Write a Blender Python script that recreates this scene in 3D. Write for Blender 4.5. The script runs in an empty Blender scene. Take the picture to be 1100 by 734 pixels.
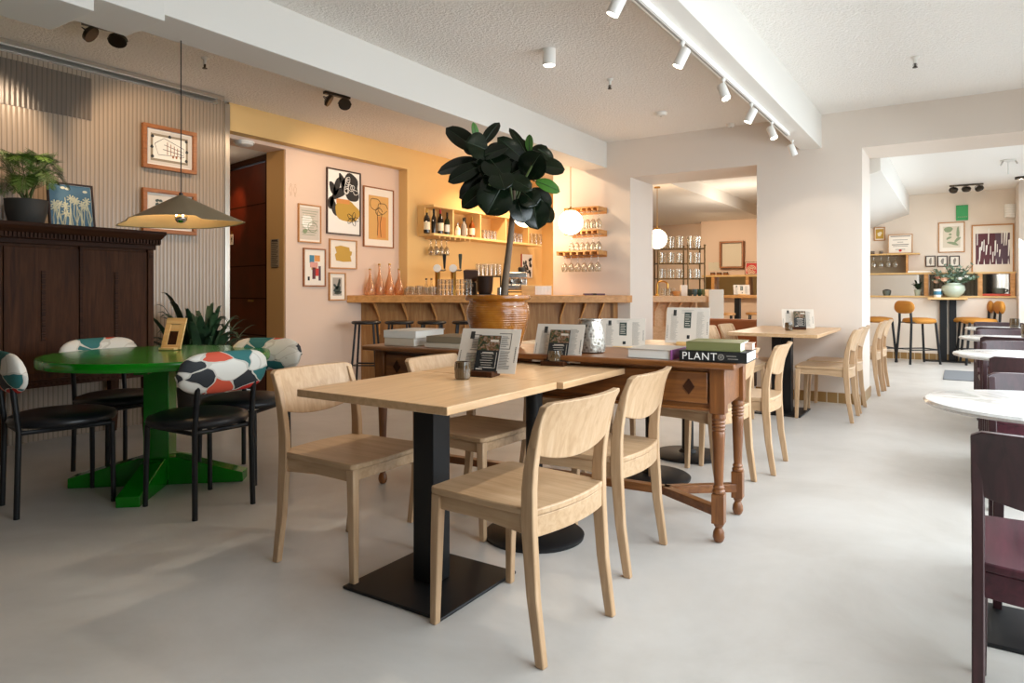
import bpy, bmesh, math, random
from math import sin, cos, pi, radians, sqrt
from mathutils import Vector, Matrix

RND = random.Random(11)
SC = bpy.context.scene
COL = SC.collection
# ------------------------------------------------------------------ camera frame (used to measure places)
CH, FOC, CX, HY, YAW = 1.115, 734.0, 550.0, 312.0, radians(33.2)
DV = Vector((-sin(YAW), cos(YAW), 0)); RV = Vector((cos(YAW), sin(YAW), 0))
def P(px, py, z):
    p = DV * z + RV * ((px - CX) / FOC * z); p.z = CH - (py - HY) / FOC * z; return p
def at(px, py, h):
    return P(px, py, (CH - h) * FOC / (py - HY))
def onX(px, py, X):
    k = (px - CX) / FOC; return P(px, py, X / (DV.x + RV.x * k))
def onY(px, py, Y):
    k = (px - CX) / FOC; return P(px, py, Y / (DV.y + RV.y * k))

# ------------------------------------------------------------------ colours and materials
def lin(h):
    h = h.lstrip('#'); o = []
    for i in (0, 2, 4):
        c = int(h[i:i+2], 16) / 255
        o.append(c / 12.92 if c <= .04045 else ((c + .055) / 1.055) ** 2.4)
    return (o[0], o[1], o[2], 1)
MATS = {}
def mat(name, col='#888888', rough=.5, metal=0, spec=.5, emit=None, es=0, coat=0):
    m = bpy.data.materials.new(name); m.use_nodes = True
    b = m.node_tree.nodes['Principled BSDF']
    b.inputs['Base Color'].default_value = lin(col)
    b.inputs['Roughness'].default_value = rough
    b.inputs['Metallic'].default_value = metal
    b.inputs['Specular IOR Level'].default_value = spec
    b.inputs['Coat Weight'].default_value = coat
    if emit:
        b.inputs['Emission Color'].default_value = lin(emit); b.inputs['Emission Strength'].default_value = es
    MATS[name] = m
    return m
def nt(m): return m.node_tree.nodes, m.node_tree.links, m.node_tree.nodes['Principled BSDF']
def coords(m, scale=(1, 1, 1), kind='Object', rot=(0, 0, 0)):
    N, L, b = nt(m)
    tc = N.new('ShaderNodeTexCoord'); mp = N.new('ShaderNodeMapping')
    mp.inputs['Scale'].default_value = scale; mp.inputs['Rotation'].default_value = rot
    L.new(tc.outputs[kind], mp.inputs['Vector']); return mp.outputs['Vector']
def ramp(m, fac, stops, interp='LINEAR'):
    N, L, b = nt(m); r = N.new('ShaderNodeValToRGB'); r.color_ramp.interpolation = interp
    e = r.color_ramp.elements
    while len(e) < len(stops): e.new(.5)
    for k, (p, c) in enumerate(stops):
        e[k].position = p; e[k].color = lin(c) if isinstance(c, str) else (c, c, c, 1)
    L.new(fac, r.inputs['Fac']); return r.outputs['Color']
def noise(m, vec, scale=5, detail=4, rough=.55, dist=0):
    N, L, b = nt(m); n = N.new('ShaderNodeTexNoise')
    n.inputs['Scale'].default_value = scale; n.inputs['Detail'].default_value = detail
    n.inputs['Roughness'].default_value = rough; n.inputs['Distortion'].default_value = dist
    L.new(vec, n.inputs['Vector']); return n.outputs['Fac']
def bump(m, fac, strength=.2, dist=.01):
    N, L, b = nt(m); n = N.new('ShaderNodeBump')
    n.inputs['Strength'].default_value = strength; n.inputs['Distance'].default_value = dist
    L.new(fac, n.inputs['Height']); L.new(n.outputs['Normal'], b.inputs['Normal'])
def tocol(m, sock):
    N, L, b = nt(m); L.new(sock, b.inputs['Base Color'])
def wood(name, c1, c2, c3, axis='X', rough=.42, scale=1.0, coat=0, world=False):
    m = mat(name, c2, rough, coat=coat)
    s = {'X': (1.2, 14, 14), 'Y': (14, 1.2, 14), 'Z': (14, 14, 1.2)}[axis]
    v = coords(m, tuple(q * scale for q in s))
    f = noise(m, v, 3.0, 6, .62, .6)
    tocol(m, ramp(m, f, [(.28, c1), (.5, c2), (.74, c3)]))
    bump(m, f, .06, .003)
    return m
def paint(name, c, rough=.75, b=.04):
    m = mat(name, c, rough, spec=.3)
    v = coords(m); bump(m, noise(m, v, 60, 3), b, .004)
    return m
def thin_glass(name, tint='#ffffff', refl=.1, rough=.03, dens=0.0):
    m = bpy.data.materials.new(name); m.use_nodes = True
    N, L = m.node_tree.nodes, m.node_tree.links
    for n in list(N): N.remove(n)
    o = N.new('ShaderNodeOutputMaterial'); t = N.new('ShaderNodeBsdfTransparent'); g = N.new('ShaderNodeBsdfGlossy')
    x = N.new('ShaderNodeMixShader'); lw = N.new('ShaderNodeLayerWeight'); mr = N.new('ShaderNodeMapRange')
    t.inputs['Color'].default_value = lin(tint); g.inputs['Roughness'].default_value = rough
    lw.inputs['Blend'].default_value = .35
    mr.inputs['To Min'].default_value = refl; mr.inputs['To Max'].default_value = min(1, refl + .55)
    L.new(lw.outputs['Facing'], mr.inputs['Value']); L.new(mr.outputs['Result'], x.inputs['Fac'])
    L.new(t.outputs[0], x.inputs[1]); L.new(g.outputs[0], x.inputs[2])
    last = x
    if dens > 0:
        d = N.new('ShaderNodeBsdfDiffuse'); d.inputs['Color'].default_value = lin(tint)
        y = N.new('ShaderNodeMixShader'); y.inputs['Fac'].default_value = dens
        L.new(x.outputs[0], y.inputs[1]); L.new(d.outputs[0], y.inputs[2]); last = y
    L.new(last.outputs[0], o.inputs['Surface']); MATS[name] = m; return m

# ------------------------------------------------------------------ mesh builder
class MB:
    def __init__(s): s.v = []; s.f = []
    def add(s, vs, fs, M=None):
        o = len(s.v)
        s.v += [tuple((M @ Vector(p)) if M else p) for p in vs]
        s.f += [tuple(i + o for i in q) for q in fs]; return s
    def box(s, x0, x1, y0, y1, z0, z1, M=None):
        vs = [(x, y, z) for z in (z0, z1) for y in (y0, y1) for x in (x0, x1)]
        return s.add(vs, [(0, 2, 3, 1), (4, 5, 7, 6), (0, 1, 5, 4), (2, 6, 7, 3), (0, 4, 6, 2), (1, 3, 7, 5)], M)
    def loft(s, rings, caps=True, closed=True, M=None):
        n = len(rings[0]); vs = [p for r in rings for p in r]; fs = []
        for i in range(len(rings) - 1):
            for j in range(n if closed else n - 1):
                a = i * n + j; b = i * n + (j + 1) % n
                fs.append((a, b, b + n, a + n))
        if caps: fs.append(tuple(range(n))[::-1]); fs.append(tuple(range((len(rings) - 1) * n, len(rings) * n)))
        return s.add(vs, fs, M)
    def lathe(s, prof, c=(0, 0, 0), n=24, M=None, caps=True, wob=None):
        rings = []
        for r, z in prof:
            r = max(r, .0003)
            rings.append([(c[0] + r * cos(2 * pi * k / n) * (wob(k, n) if wob else 1), c[1] + r * sin(2 * pi * k / n) * (wob(k, n) if wob else 1), c[2] + z) for k in range(n)])
        return s.loft(rings, caps, True, M)
    def tube(s, pts, r, n=8, caps=True, M=None):
        pts = [Vector(p) for p in pts]; rings = []; prev = None
        for i, p in enumerate(pts):
            d = (pts[min(i + 1, len(pts) - 1)] - pts[max(i - 1, 0)])
            d = d.normalized() if d.length > 1e-9 else Vector((0, 0, 1))
            if prev is None:
                u = d.cross(Vector((0, 0, 1)));
                if u.length < 1e-3: u = d.cross(Vector((1, 0, 0)))
            else: u = prev - d * prev.dot(d)
            u.normalize(); prev = u; w = d.cross(u)
            rr = r[i] if isinstance(r, (list, tuple)) else r
            rings.append([tuple(p + u * (rr * cos(2 * pi * k / n)) + w * (rr * sin(2 * pi * k / n))) for k in range(n)])
        return s.loft(rings, caps, True, M)
    def sweep(s, secs, M=None):
        """secs: (x, y, z, half_x, half_y) boxes joined in a row: a tapering, bending bar"""
        return s.loft([[(x - a, y - b, z), (x + a, y - b, z), (x + a, y + b, z), (x - a, y + b, z)] for x, y, z, a, b in secs], True, True, M)
    def prism(s, poly, z0, z1, M=None):
        return s.loft([[(x, y, z0) for x, y in poly], [(x, y, z1) for x, y in poly]], True, True, M)
    def plate(s, poly, y0, y1, M=None):
        """poly in x,z extruded along y"""
        return s.loft([[(x, y0, z) for x, z in poly], [(x, y1, z) for x, z in poly]], True, True, M)
    def quad(s, a, b, c, d): return s.add([a, b, c, d], [(0, 1, 2, 3)])
    def build(s, name, m, parent=None, bev=0, smooth=40, loc=None, rz=0, seg=2, recalc=True):
        me = bpy.data.meshes.new(name); me.from_pydata(s.v, [], s.f)
        if recalc:
            bm = bmesh.new(); bm.from_mesh(me); bmesh.ops.recalc_face_normals(bm, faces=bm.faces); bm.to_mesh(me); bm.free()
        if smooth:
            me.polygons.foreach_set('use_smooth', [True] * len(me.polygons))
            me.set_sharp_from_angle(angle=radians(smooth))
        me.materials.append(MATS[m] if isinstance(m, str) else m)
        o = bpy.data.objects.new(name, me); COL.objects.link(o)
        if parent: o.parent = parent
        if loc is not None: o.location = loc
        if rz: o.rotation_euler.z = rz
        if bev:
            md = o.modifiers.new('bevel', 'BEVEL'); md.width = bev; md.segments = seg; md.limit_method = 'ANGLE'; md.angle_limit = radians(35)
        return o
def tag(o, label, cat, group=None, kind=None):
    o['label'] = label; o['category'] = cat
    if group: o['group'] = group
    if kind: o['kind'] = kind
    return o
def thing(name, label, cat, loc=(0, 0, 0), rz=0, group=None):
    o = bpy.data.objects.new(name, None); COL.objects.link(o); o.empty_display_size = .05
    o.location = loc; o.rotation_euler = (0, 0, rz); return tag(o, label, cat, group)
def dup(root, loc, rz=None, label=None, group=None):
    r = root.copy(); COL.objects.link(r); r.location = loc
    if rz is not None: r.rotation_euler = (root.rotation_euler.x, root.rotation_euler.y, rz)
    if label: r['label'] = label
    if group: r['group'] = group
    for ch in list(root.children):
        c = ch.copy(); COL.objects.link(c); c.parent = r
        for g in list(ch.children):
            d = g.copy(); COL.objects.link(d); d.parent = c
    return r
def struct(name, mb, m, bev=0, smooth=0):
    o = mb.build(name, m, None, bev, smooth); o['kind'] = 'structure'; return o
def circ(cx, cy, rx, ry=None, n=20, wob=0, seed=0, rot=0):
    rr = random.Random(seed); ry = ry or rx; ph = [rr.uniform(0, 6.28) for _ in range(3)]
    out = []
    for k in range(n):
        a = 2 * pi * k / n; q = 1 + wob * (sin(2 * a + ph[0]) * .5 + sin(3 * a + ph[1]) * .4 + sin(5 * a + ph[2]) * .3)
        x, y = rx * q * cos(a), ry * q * sin(a)
        out.append((cx + x * cos(rot) - y * sin(rot), cy + x * sin(rot) + y * cos(rot)))
    return out
def words_on(text, size, m, parent, loc, rot, name='lettering', align='LEFT', spacing=1.0):
    c = bpy.data.curves.new(name, 'FONT'); c.body = text; c.size = size; c.extrude = .0004; c.align_x = align; c.align_y = 'CENTER'; c.space_character = spacing
    c.materials.append(MATS[m]); o = bpy.data.objects.new(name, c); COL.objects.link(o)
    o.location = (0, 0, 0); bpy.context.view_layer.update()
    me = bpy.data.meshes.new_from_object(o.evaluated_get(bpy.context.evaluated_depsgraph_get())); bpy.data.objects.remove(o); bpy.data.curves.remove(c)
    o = bpy.data.objects.new(name, me); COL.objects.link(o); o.parent = parent; o.location = loc; o.rotation_euler = rot; return o

# ------------------------------------------------------------------ the materials
wood('oak', '#ad8b66', '#bd9c78', '#c9aa88', 'X', .42)
wood('oak_z', '#ab8964', '#bc9a76', '#c9aa88', 'Z', .42)
wood('oak_top', '#be986e', '#cca67c', '#d8b48c', 'Y', .34, .8)
wood('antique', '#5c3112', '#7a481d', '#935d2c', 'X', .4, .9)
wood('antique_z', '#5c3112', '#7a481d', '#935d2c', 'Z', .42, .9)
wood('walnut', '#2b160b', '#40230f', '#50301b', 'Z', .6, .8)
wood('walnut_dark', '#24120a', '#351c0e', '#432615', 'Y', .6, .8)
wood('plum_wood', '#30121a', '#421a24', '#52242f', 'X', .36, 1.0)
wood('plum_wood_z', '#261214', '#34191c', '#412024', 'Z', .38, 1.0)
wood('counter_wood', '#b27c42', '#c98f52', '#d9a468', 'X', .4, .6)
wood('counter_panel', '#85592f', '#a07242', '#b58a5a', 'Z', .5, .7)  # browns darkened for the shade under the counter overhang
wood('counter_daylit', '#cfa880', '#dcb890', '#e6c6a2', 'X', .45, .7)  # lighter copy of the counter wood, daylight put into its colour
wood('pale_wood', '#c69a5a', '#d8b074', '#e4c48e', 'X', .45, .8)
wood('frame_oak', '#a8713c', '#bd8750', '#cc9a64', 'X', .45, 2)
wood('frame_brown', '#7a4620', '#985c2c', '#ab6d38', 'X', .45, 2)
for k_ in ('walnut', 'walnut_dark'): MATS[k_].node_tree.nodes['Principled BSDF'].inputs['Specular IOR Level'].default_value = .14
for k_ in ('antique', 'antique_z'): MATS[k_].node_tree.nodes['Principled BSDF'].inputs['Coat Weight'].default_value = .3; MATS[k_].node_tree.nodes['Principled BSDF'].inputs['Coat Roughness'].default_value = .3
mat('frame_dark', '#3b241a', .45)
mat('black_steel', '#17181a', .45, .3)
mat('black_iron', '#111214', .5, .2)
mat('black_leather', '#14161a', .36, 0, .5)
mat('dark_metal', '#4a433c', .35, .9)
mat('steel', '#b9b6b0', .22, 1)
mat('aluminium', '#c9c3b8', .28, 1)
mat('brass', '#b98d45', .28, 1)
mat('white_enamel', '#efece6', .4)
mat('white_plastic', '#e6e2da', .5)
mat('green_paint', '#0c7a0e', .2, 0, .45, coat=.1)
mat('paper', '#d0c5b7', .7)
mat('paper_white', '#f4f1ea', .7)
mat('mount_board', '#efe6d8', .75)
mat('ink', '#2a2826', .7)
mat('ink_grey', '#8d877e', .8)
mat('card_black', '#1b1c1c', .5)
mat('teal_ink', '#2c5d52', .6); mat('ochre_ink', '#c39a3c', .6); mat('orange_ink', '#d8924a', .6); mat('amber_paper', '#d9a862', .7)
mat('red_ink', '#c5302a', .6); mat('blue_ink', '#3f7f9a', .6); mat('plum_ink', '#5b2630', .6); mat('violet_ink', '#5c4350', .6)
mat('sage_ink', '#8b9a76', .6); mat('charcoal_ink', '#38433c', .6); mat('cyan_paper', '#56798c', .7); mat('cream_ink', '#e9e3c6', .7); mat('pink_ink', '#d99a8e', .6)
mat('poster_green', '#2a9a56', .5)
mat('terracotta_leather', '#a9673a', .45)
mat('mustard', '#b97b2a', .7)
mat('globe', '#fff2dc', .4, emit='#ffe6c0', es=6.0)
mat('lamp_glow', '#ffffff', .4, emit='#fff3e0', es=14.0)
mat('warm_glow', '#ffffff', .4, emit='#ffd9a0', es=10.0)
mat('rubber', '#1c1c1c', .7)
mat('soil', '#2b2019', .95)
mat('mirror', '#d8d8d4', .03, 1)
mat('plaster_pot', '#b9c3b0', .25, coat=.3)
mat('charcoal_pot', '#3b3833', .7)
mat('bark', '#6a5846', .85)
mat('leaf_stem', '#4c5a2a', .6); mat('leaf_rib', '#26331c', .5)
mat('bottle_dark', '#1d1a17', .12); mat('bottle_green', '#23301d', .12); mat('bottle_amber', '#7c3f16', .12); mat('bottle_red', '#7d1f1d', .2)
mat('label_cream', '#e8dcc0', .6); mat('capsule_red', '#b3281f', .4); mat('capsule_gold', '#b08a3d', .35, .6)
mat('lamp_bulb', '#d9d4cc', .12, 1)
mat('book_cream', '#d9cdb8', .6); mat('book_grey', '#a8a096', .6); mat('book_white', '#e8e4dc', .45); mat('book_purple', '#8a4a82', .5); mat('book_green', '#76774a', .45)
mat('book_taupe', '#8f8068', .6); mat('pages', '#efebe2', .8); mat('book_pink', '#c8a58e', .6)
mat('rug_grey', '#6e7073', .95); mat('aged_brass', '#5f4a2c', .42, .7); mat('shade_inner_lit', '#d9b984', .5)
mat('red_tray', '#c5452c', .5); mat('stone_cup', '#5f6358', .7)
mat('peach_flower', '#e8bfa2', .7); mat('rose_flower', '#c98368', .7)
thin_glass('glass', '#f6f4ee', .06, .05, .03)
thin_glass('window_glass', '#f4f8f8', .05, .01)
thin_glass('smoke_glass', '#8c7350', .12, .08, .25)
thin_glass('orange_glass', '#fbe2c0', .06, .05, .12)

m = paint('wall_white', '#e0d4c8'); m = paint('wall_yellow', '#dfba7e'); paint('wall_tan', '#b99460'); paint('wall_hall', '#e6d8c8'); paint('wall_low_bounce', '#2b221c'); paint('wall_peach', '#e0c6b2')
paint('ceiling_smooth', '#f4efe8'); paint('beam_white', '#dfdad2'); paint('panel_white', '#e6dfd2')
m = mat('ceiling_popcorn', '#f4efe8', .9, spec=.2); v = coords(m); bump(m, noise(m, v, 48, 3, .7), .8, .024)
m = mat('floor_lino', '#c2beb8', .36, spec=.45); v = coords(m)
f = noise(m, v, 1.1, 8, .65, .4); tocol(m, ramp(m, f, [(.3, '#b6b0a8'), (.5, '#c3beb7'), (.72, '#ceCAc4')]))
N, L, b = nt(m); rr = N.new('ShaderNodeMapRange'); rr.inputs['To Min'].default_value = .30; rr.inputs['To Max'].default_value = .46
L.new(noise(m, v, 2.3, 5), rr.inputs['Value']); L.new(rr.outputs['Result'], b.inputs['Roughness'])
# ribbed translucent wall sheet: upright ribs every 33 mm
def ribbed(name, base, dark):
    m = mat(name, base, .3, spec=.6); N, L, b = nt(m); v = coords(m)
    w = N.new('ShaderNodeTexWave'); w.wave_type = 'BANDS'; w.bands_direction = 'Y'; w.wave_profile = 'SIN'; w.inputs['Scale'].default_value = 2 * pi / (20 * .033) ; w.inputs['Distortion'].default_value = 0
    L.new(v, w.inputs['Vector'])
    tocol(m, ramp(m, w.outputs['Fac'], [(.0, dark), (.22, base), (1.0, base)])); bump(m, w.outputs['Fac'], .35, .006)
    return m
ribbed('ribbed_sheet', '#9f8c78', '#75654f'); ribbed('ribbed_dark', '#6b5e51', '#54483d')
# floral upholstery: large leaf and petal patches with pale outlines
m = mat('floral', '#dddddd', .75); N, L, b = nt(m); v = coords(m, (1, .75, 1.35), rot=(.5, .2, .3))
nz = N.new('ShaderNodeTexNoise'); nz.inputs['Scale'].default_value = 5; L.new(v, nz.inputs['Vector'])
mx = N.new('ShaderNodeMix'); mx.data_type = 'VECTOR'; mx.inputs['Factor'].default_value = .17; L.new(v, mx.inputs['A']); L.new(nz.outputs['Color'], mx.inputs['B'])
vo = N.new('ShaderNodeTexVoronoi'); vo.inputs['Scale'].default_value = 11; L.new(mx.outputs['Result'], vo.inputs['Vector'])
sp = N.new('ShaderNodeSeparateColor'); L.new(vo.outputs['Color'], sp.inputs['Color'])
pat = ramp(m, sp.outputs['Red'], [(0, '#e4dfd4'), (.30, '#2a2c2f'), (.46, '#c8261c'), (.60, '#dcd8ce'), (.72, '#2e6e6c'), (.92, '#d4553a')], 'CONSTANT')
ve = N.new('ShaderNodeTexVoronoi'); ve.feature = 'DISTANCE_TO_EDGE'; ve.inputs['Scale'].default_value = 11; L.new(mx.outputs['Result'], ve.inputs['Vector'])
ed = ramp(m, ve.outputs['Distance'], [(.0, 1.0), (.03, 0.0)], 'CONSTANT')
mc = N.new('ShaderNodeMix'); mc.data_type = 'RGBA'; L.new(ed, mc.inputs['Factor']); L.new(pat, mc.inputs['A']); mc.inputs['B'].default_value = lin('#cfc8bb'); tocol(m, mc.outputs['Result'])
# marble
m = mat('marble', '#d6d3ce', .2, coat=.1); v = coords(m); f = noise(m, v, 4, 10, .7, 1.6); tocol(m, ramp(m, f, [(.36, '#a9a5a0'), (.5, '#cfcbc5'), (.62, '#dad7d1')]))
# glazed pot
m = mat('pot_glaze', '#a9661c', .16, coat=.5); N, L, b = nt(m); v = coords(m)
w = N.new('ShaderNodeTexWave'); w.bands_direction = 'Z'; w.inputs['Scale'].default_value = 26; L.new(v, w.inputs['Vector'])
f = noise(m, v, 7, 4); tocol(m, ramp(m, f, [(.3, '#7f460c'), (.55, '#a4641a'), (.75, '#be8030')])); bump(m, w.outputs['Fac'], .35, .006)
# hammered wire vase
m = mat('woven_metal', '#8f887c', .42, .75); N, L, b = nt(m); v = coords(m); vo = N.new('ShaderNodeTexVoronoi'); vo.inputs['Scale'].default_value = 55; L.new(v, vo.inputs['Vector']); bump(m, vo.outputs['Distance'], .5, .004); tocol(m, ramp(m, vo.outputs['Distance'], [(.1, '#6b6257'), (.5, '#a9a297')]))
# leaves
for nm, a, c in (('rubber_leaf', '#0b130a', '#152214'), ('young_leaf', '#35601f', '#4b7a2a'), ('aspidistra_leaf', '#1c3020', '#355536'), ('fern_leaf', '#3c5a22', '#5e7f2f'), ('eucalyptus', '#6d8a78', '#9fb3a2')):
    m = mat(nm, a,   .20 if nm == 'rubber_leaf' else .42, spec=.38 if nm == 'rubber_leaf' else .5); v = coords(m); tocol(m, ramp(m, noise(m, v, 6, 3), [(.35, a), (.65, c)]))
# door leather red-brown
m = mat('door_red', '#5a1e10', .42); v = coords(m, (1, 1, 1)); tocol(m, ramp(m, noise(m, v, 3, 4), [(.3, '#4a180c'), (.7, '#6a2612')]))
# skirting tiles, photo on the menu card
m = mat('skirting_tile', '#a07d4e', .35); N, L, b = nt(m); bt = N.new('ShaderNodeTexBrick'); v = coords(m, (1, 1, 1), rot=(radians(90), 0, 0)); L.new(v, bt.inputs['Vector'])
bt.offset = 0; bt.inputs['Color1'].default_value = lin('#a07d4e'); bt.inputs['Color2'].default_value = lin('#93713f'); bt.inputs['Mortar'].default_value = lin('#d0c4b0'); bt.inputs['Scale'].default_value = 1; bt.inputs['Brick Width'].default_value = .1; bt.inputs['Row Height'].default_value = .3; bt.inputs['Mortar Size'].default_value = .004
tocol(m, bt.outputs['Color'])
m = mat('food_photo', '#3a2c20', .5); v = coords(m); f = noise(m, v, 70, 3, .6, .5); tocol(m, ramp(m, f, [(.35, '#1c2218'), (.45, '#3d4a2a'), (.54, '#7a4a2c'), (.64, '#8c8276')]))
m = mat('botanical_print', '#56798c', .6)
WIN = 1.0; EXPO = 0.3
# ================================================================== THE ROOM
H = 2.87
XL = -5.7          # ribbed wall and yellow wall
XA = -5.84         # picture wall, set back under the yellow band
YB, YB2 = 7.4, 8.1 # wall with the two openings
XW = .95           # window wall
struct('floor', MB().box(-8.6, 1.3, -2.2, 15.6, -.1, 0), 'floor_lino')
mb = MB().box(-8.6, 1.3, -2.2, YB2, H, H + .12).box(-3.5, 1.3, YB2, 15.6, H, H + .12).box(-8.6, -4.23, YB2, 9.8, H, H + .12)
struct('ceiling', mb, 'ceiling_popcorn')
struct('ceiling_low', MB().box(-8.6, -3.5, 9.8, 15.6, 2.66, H + .1).box(-4.23, -3.5, YB2, 9.8, 2.66, H + .1), 'ceiling_smooth')
struct('ceiling_hall', MB().box(-.69, 1.3, YB2, 13.2, 2.68, H + .1), 'ceiling_smooth')
struct('wall_left', MB().box(-5.9, XL, -2.1, 3.84, 0, H), 'ribbed_sheet')
struct('trim_1', MB().box(-5.95, XL + .015, 3.84, 3.89, 0, H - .02), 'aluminium', .004)
struct('wall_yellow', MB().box(-5.83, XL, 3.89, 6.35, 2.61, H).box(-6.1, XL, 6.35, 9.8, 0, H), 'wall_yellow')
struct('wall_gallery', MB().box(-6.14, XA, 4.64, 6.35, 0, H - .01).box(-6.14, XA, 3.89, 4.64, 2.575, H - .01), 'wall_peach')
struct('wall_jamb', MB().box(-6.135, XA - .02, 4.632, 4.66, 0, 2.575), 'wall_tan')
struct('ceiling_corridor', MB().box(-8.6, XA - .01, 3.0, 5.3, 2.58, 2.7), 'ceiling_smooth')
struct('wall_corridor', MB().box(-8.7, -8.6, 2.9, 5.3, 0, 2.6).box(-8.6, -5.91, 3.5, 3.6, 0, 2.6).box(-8.6, -7.2, 4.95, 5.05, 0, 2.6), 'wall_tan')
mb = MB().box(-4.23, -3.2, YB, YB2, 0, H).box(-3.2, -1.775, YB, YB2, 2.43, H).box(-1.775, -.787, YB, YB2, 0, H).box(-.787, 1.2, YB, YB2, 2.50, H)
struct('wall_back', mb, 'wall_white')
struct('baseboard_back', MB().box(-1.785, -.777, YB - .012, YB2 + .012, 0, .105), 'skirting_tile')
# the bar niche: back wall with an arched recess
mb = MB(); n = 16; ax, ar, az = -4.9, .42, 1.75
poly = [(-6.1, 0), (ax - ar, 0)] + [(ax - ar * cos(pi * k / n), az + ar * sin(pi * k / n)) for k in range(n + 1)] + [(ax + ar, 0), (-4.0, 0), (-4.0, H), (-6.1, H)]
mb.plate(poly, 9.6, 9.75)
struct('wall_bar', mb, 'wall_yellow')
struct('wall_niche', MB().box(-6.1, -4.0, 9.9, 10.0, 0, H), 'wall_yellow')
# far end of the hall: low wall with a ledge, shelf strip and upper wall; a further wall beyond the first opening
struct('wall_far', MB().box(-2.9, .95, 12.76, 13.15, 0, 1.0).box(-2.9, .95, 13.0, 13.15, 1.0, H).box(-3.0, -2.9, 12.9, 15.3, 0, H), 'wall_hall')
struct('baseboard_far', MB().box(-2.9, .95, 12.745, 12.76, 0, .11), 'skirting_tile')
struct('wall_end', MB().box(-4.78, -2.9, 15.2, 15.4, 0, H).box(-8.6, -4.78, 15.6, 15.7, 0, H).box(-4.86, -4.78, 15.2, 15.7, 0, H), 'wall_peach')
struct('wall_corner', MB().box(.72, 1.2, 12.2, 13.1, 0, H), 'wall_white')
struct('wall_service', MB().box(-8.7, -8.6, 9.8, 15.7, 0, H).box(-8.6, -6.0, 9.75, 9.8, 0, H), 'wall_yellow')
# bulkhead with a slanting underside in the hall
struct('beam_hall', MB().plate([(-.69, 2.37), (-.69, H), (-1.5, H), (-1.5, 2.08)], YB2 - .01, 13.0), 'beam_white')
# ceiling beams
struct('beam_1', MB().box(-3.83, -3.5, 1.9, YB + .01, 2.567, H + .01).box(-3.87, -3.48, 1.64, 2.0, 2.525, H + .01).box(-3.9, -3.46, -2.1, 1.64, 2.45, H + .01), 'beam_white', .004)
struct('beam_2', MB().box(-1.35, -1.15, -2.1, YB + .01, 2.537, H + .01), 'beam_white', .004)
# wall behind and window wall
struct('wall_rear', MB().box(-5.9, 1.2, -2.2, -2.1, 0, H), 'wall_low_bounce')  # unseen wall, its paint darkened to cut the light it bounces back
xx = [-1.75]; rr_ = random.Random(31)
mb = MB()
while xx[-1] < .8:
    w_ = rr_.uniform(.05, .14); mb.box(xx[-1], xx[-1] + w_, -2.1, -2.1 + rr_.uniform(.03, .10), 0, 2.8); xx.append(xx[-1] + w_ + rr_.uniform(.02, .06))
struct('rear_curtain_strips', mb, 'book_taupe')  # unseen strips added to stand for curtains reflected in the hall mirror
wins = [(1.0, 2.8), (3.1, 5.0), (5.3, 7.1), (8.3, 10.1), (10.3, 12.0)]
mb = MB().box(XW, 1.1, -2.1, 13.2, 0, .35).box(XW, 1.1, -2.1, 13.2, 2.55, H)
ys = [-2.1] + [q for w in wins for q in w] + [13.2]
for k in range(0, len(ys), 2): mb.box(XW, 1.1, ys[k], ys[k + 1], .35, 2.55)
struct('wall_window', mb, 'wall_white')
for k, (a, b_) in enumerate(wins):
    mb = MB()
    for q in ((a, a + .05), (b_ - .05, b_)): mb.box(1.0, 1.06, q[0], q[1], .35, 2.55)
    for q in ((.35, .40), (2.50, 2.55), (1.95, 1.99)): mb.box(1.0, 1.06, a, b_, q[0], q[1])
    w = struct('window_%d' % (k + 1), mb, 'white_enamel')
    g = MB().box(1.028, 1.034, a + .04, b_ - .04, .39, 2.51).build('window_pane', 'window_glass', w, 0, 0); g['kind'] = 'structure'
# metal rail and slot where the ribbed wall meets the ceiling
mb = MB().box(XL + .10, XL + .14, -2.0, 3.75, H - .03, H).box(XL + .0, XL + .03, -2.0, 3.75, H - .05, H)
struct('trim_2', mb, 'aluminium')
struct('trim_3', MB().box(XL + .03, XL + .10, -2.0, 3.75, H - .012, H), 'black_steel')
# corridor door, standing at an angle
d = thing('door_1', 'dark red-brown padded door at the end of the corridor by the picture wall', 'door', (-6.14, 4.68, 0), math.atan2(.19, -1.01)); d['kind'] = 'structure'
MB().box(.02, 1.03, -.04, .0, .01, 2.50).build('door_panel', 'door_red', d, .006)
MB().box(0, .05, -.05, .03, 0, 2.56).box(0, 1.05, -.05, .03, 2.51, 2.57).build('door_frame', 'walnut_dark', d, .004)
mb = MB()
for z in (.62, 1.02, 1.38, 2.05): mb.box(.03, 1.02, -.0005, .004, z, z + .012)
mb.build('panel_seam', 'walnut_dark', d)
hd = MB().tube([(.40, -.0, 1.0), (.40, .05, 1.0), (.29, .055, 1.0)], .011, 8).build('door_handle', 'brass', d)
tg = thing('door_tag', 'small white card tag hanging on the dark red-brown door', 'tag', onX(250, 258, -6.95) - DV * .0, radians(-10))
tp = onX(250, 258, -7.0)
tg.location = (-6.14 - .89 + .02, 4.68 + .168 - .03, CH + (312 - 258) / FOC * 7.95)
MB().box(-.035, .035, -.004, .004, -.06, .06).build('card', 'paper_white', tg, .002)
MB().plate([(.018, .04), (-.016, .0), (.002, .0), (.002, -.03), (.012, -.03), (.012, -.0), (.022, .0)], -.006, -.004).build('arrow_mark', 'charcoal_ink', tg)
MB().tube([(0, 0, .06), (-.012, 0, .085), (0, 0, .10), (.012, 0, .085), (0, 0, .06)], .003, 6).build('hook', 'brass', tg)

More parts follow.
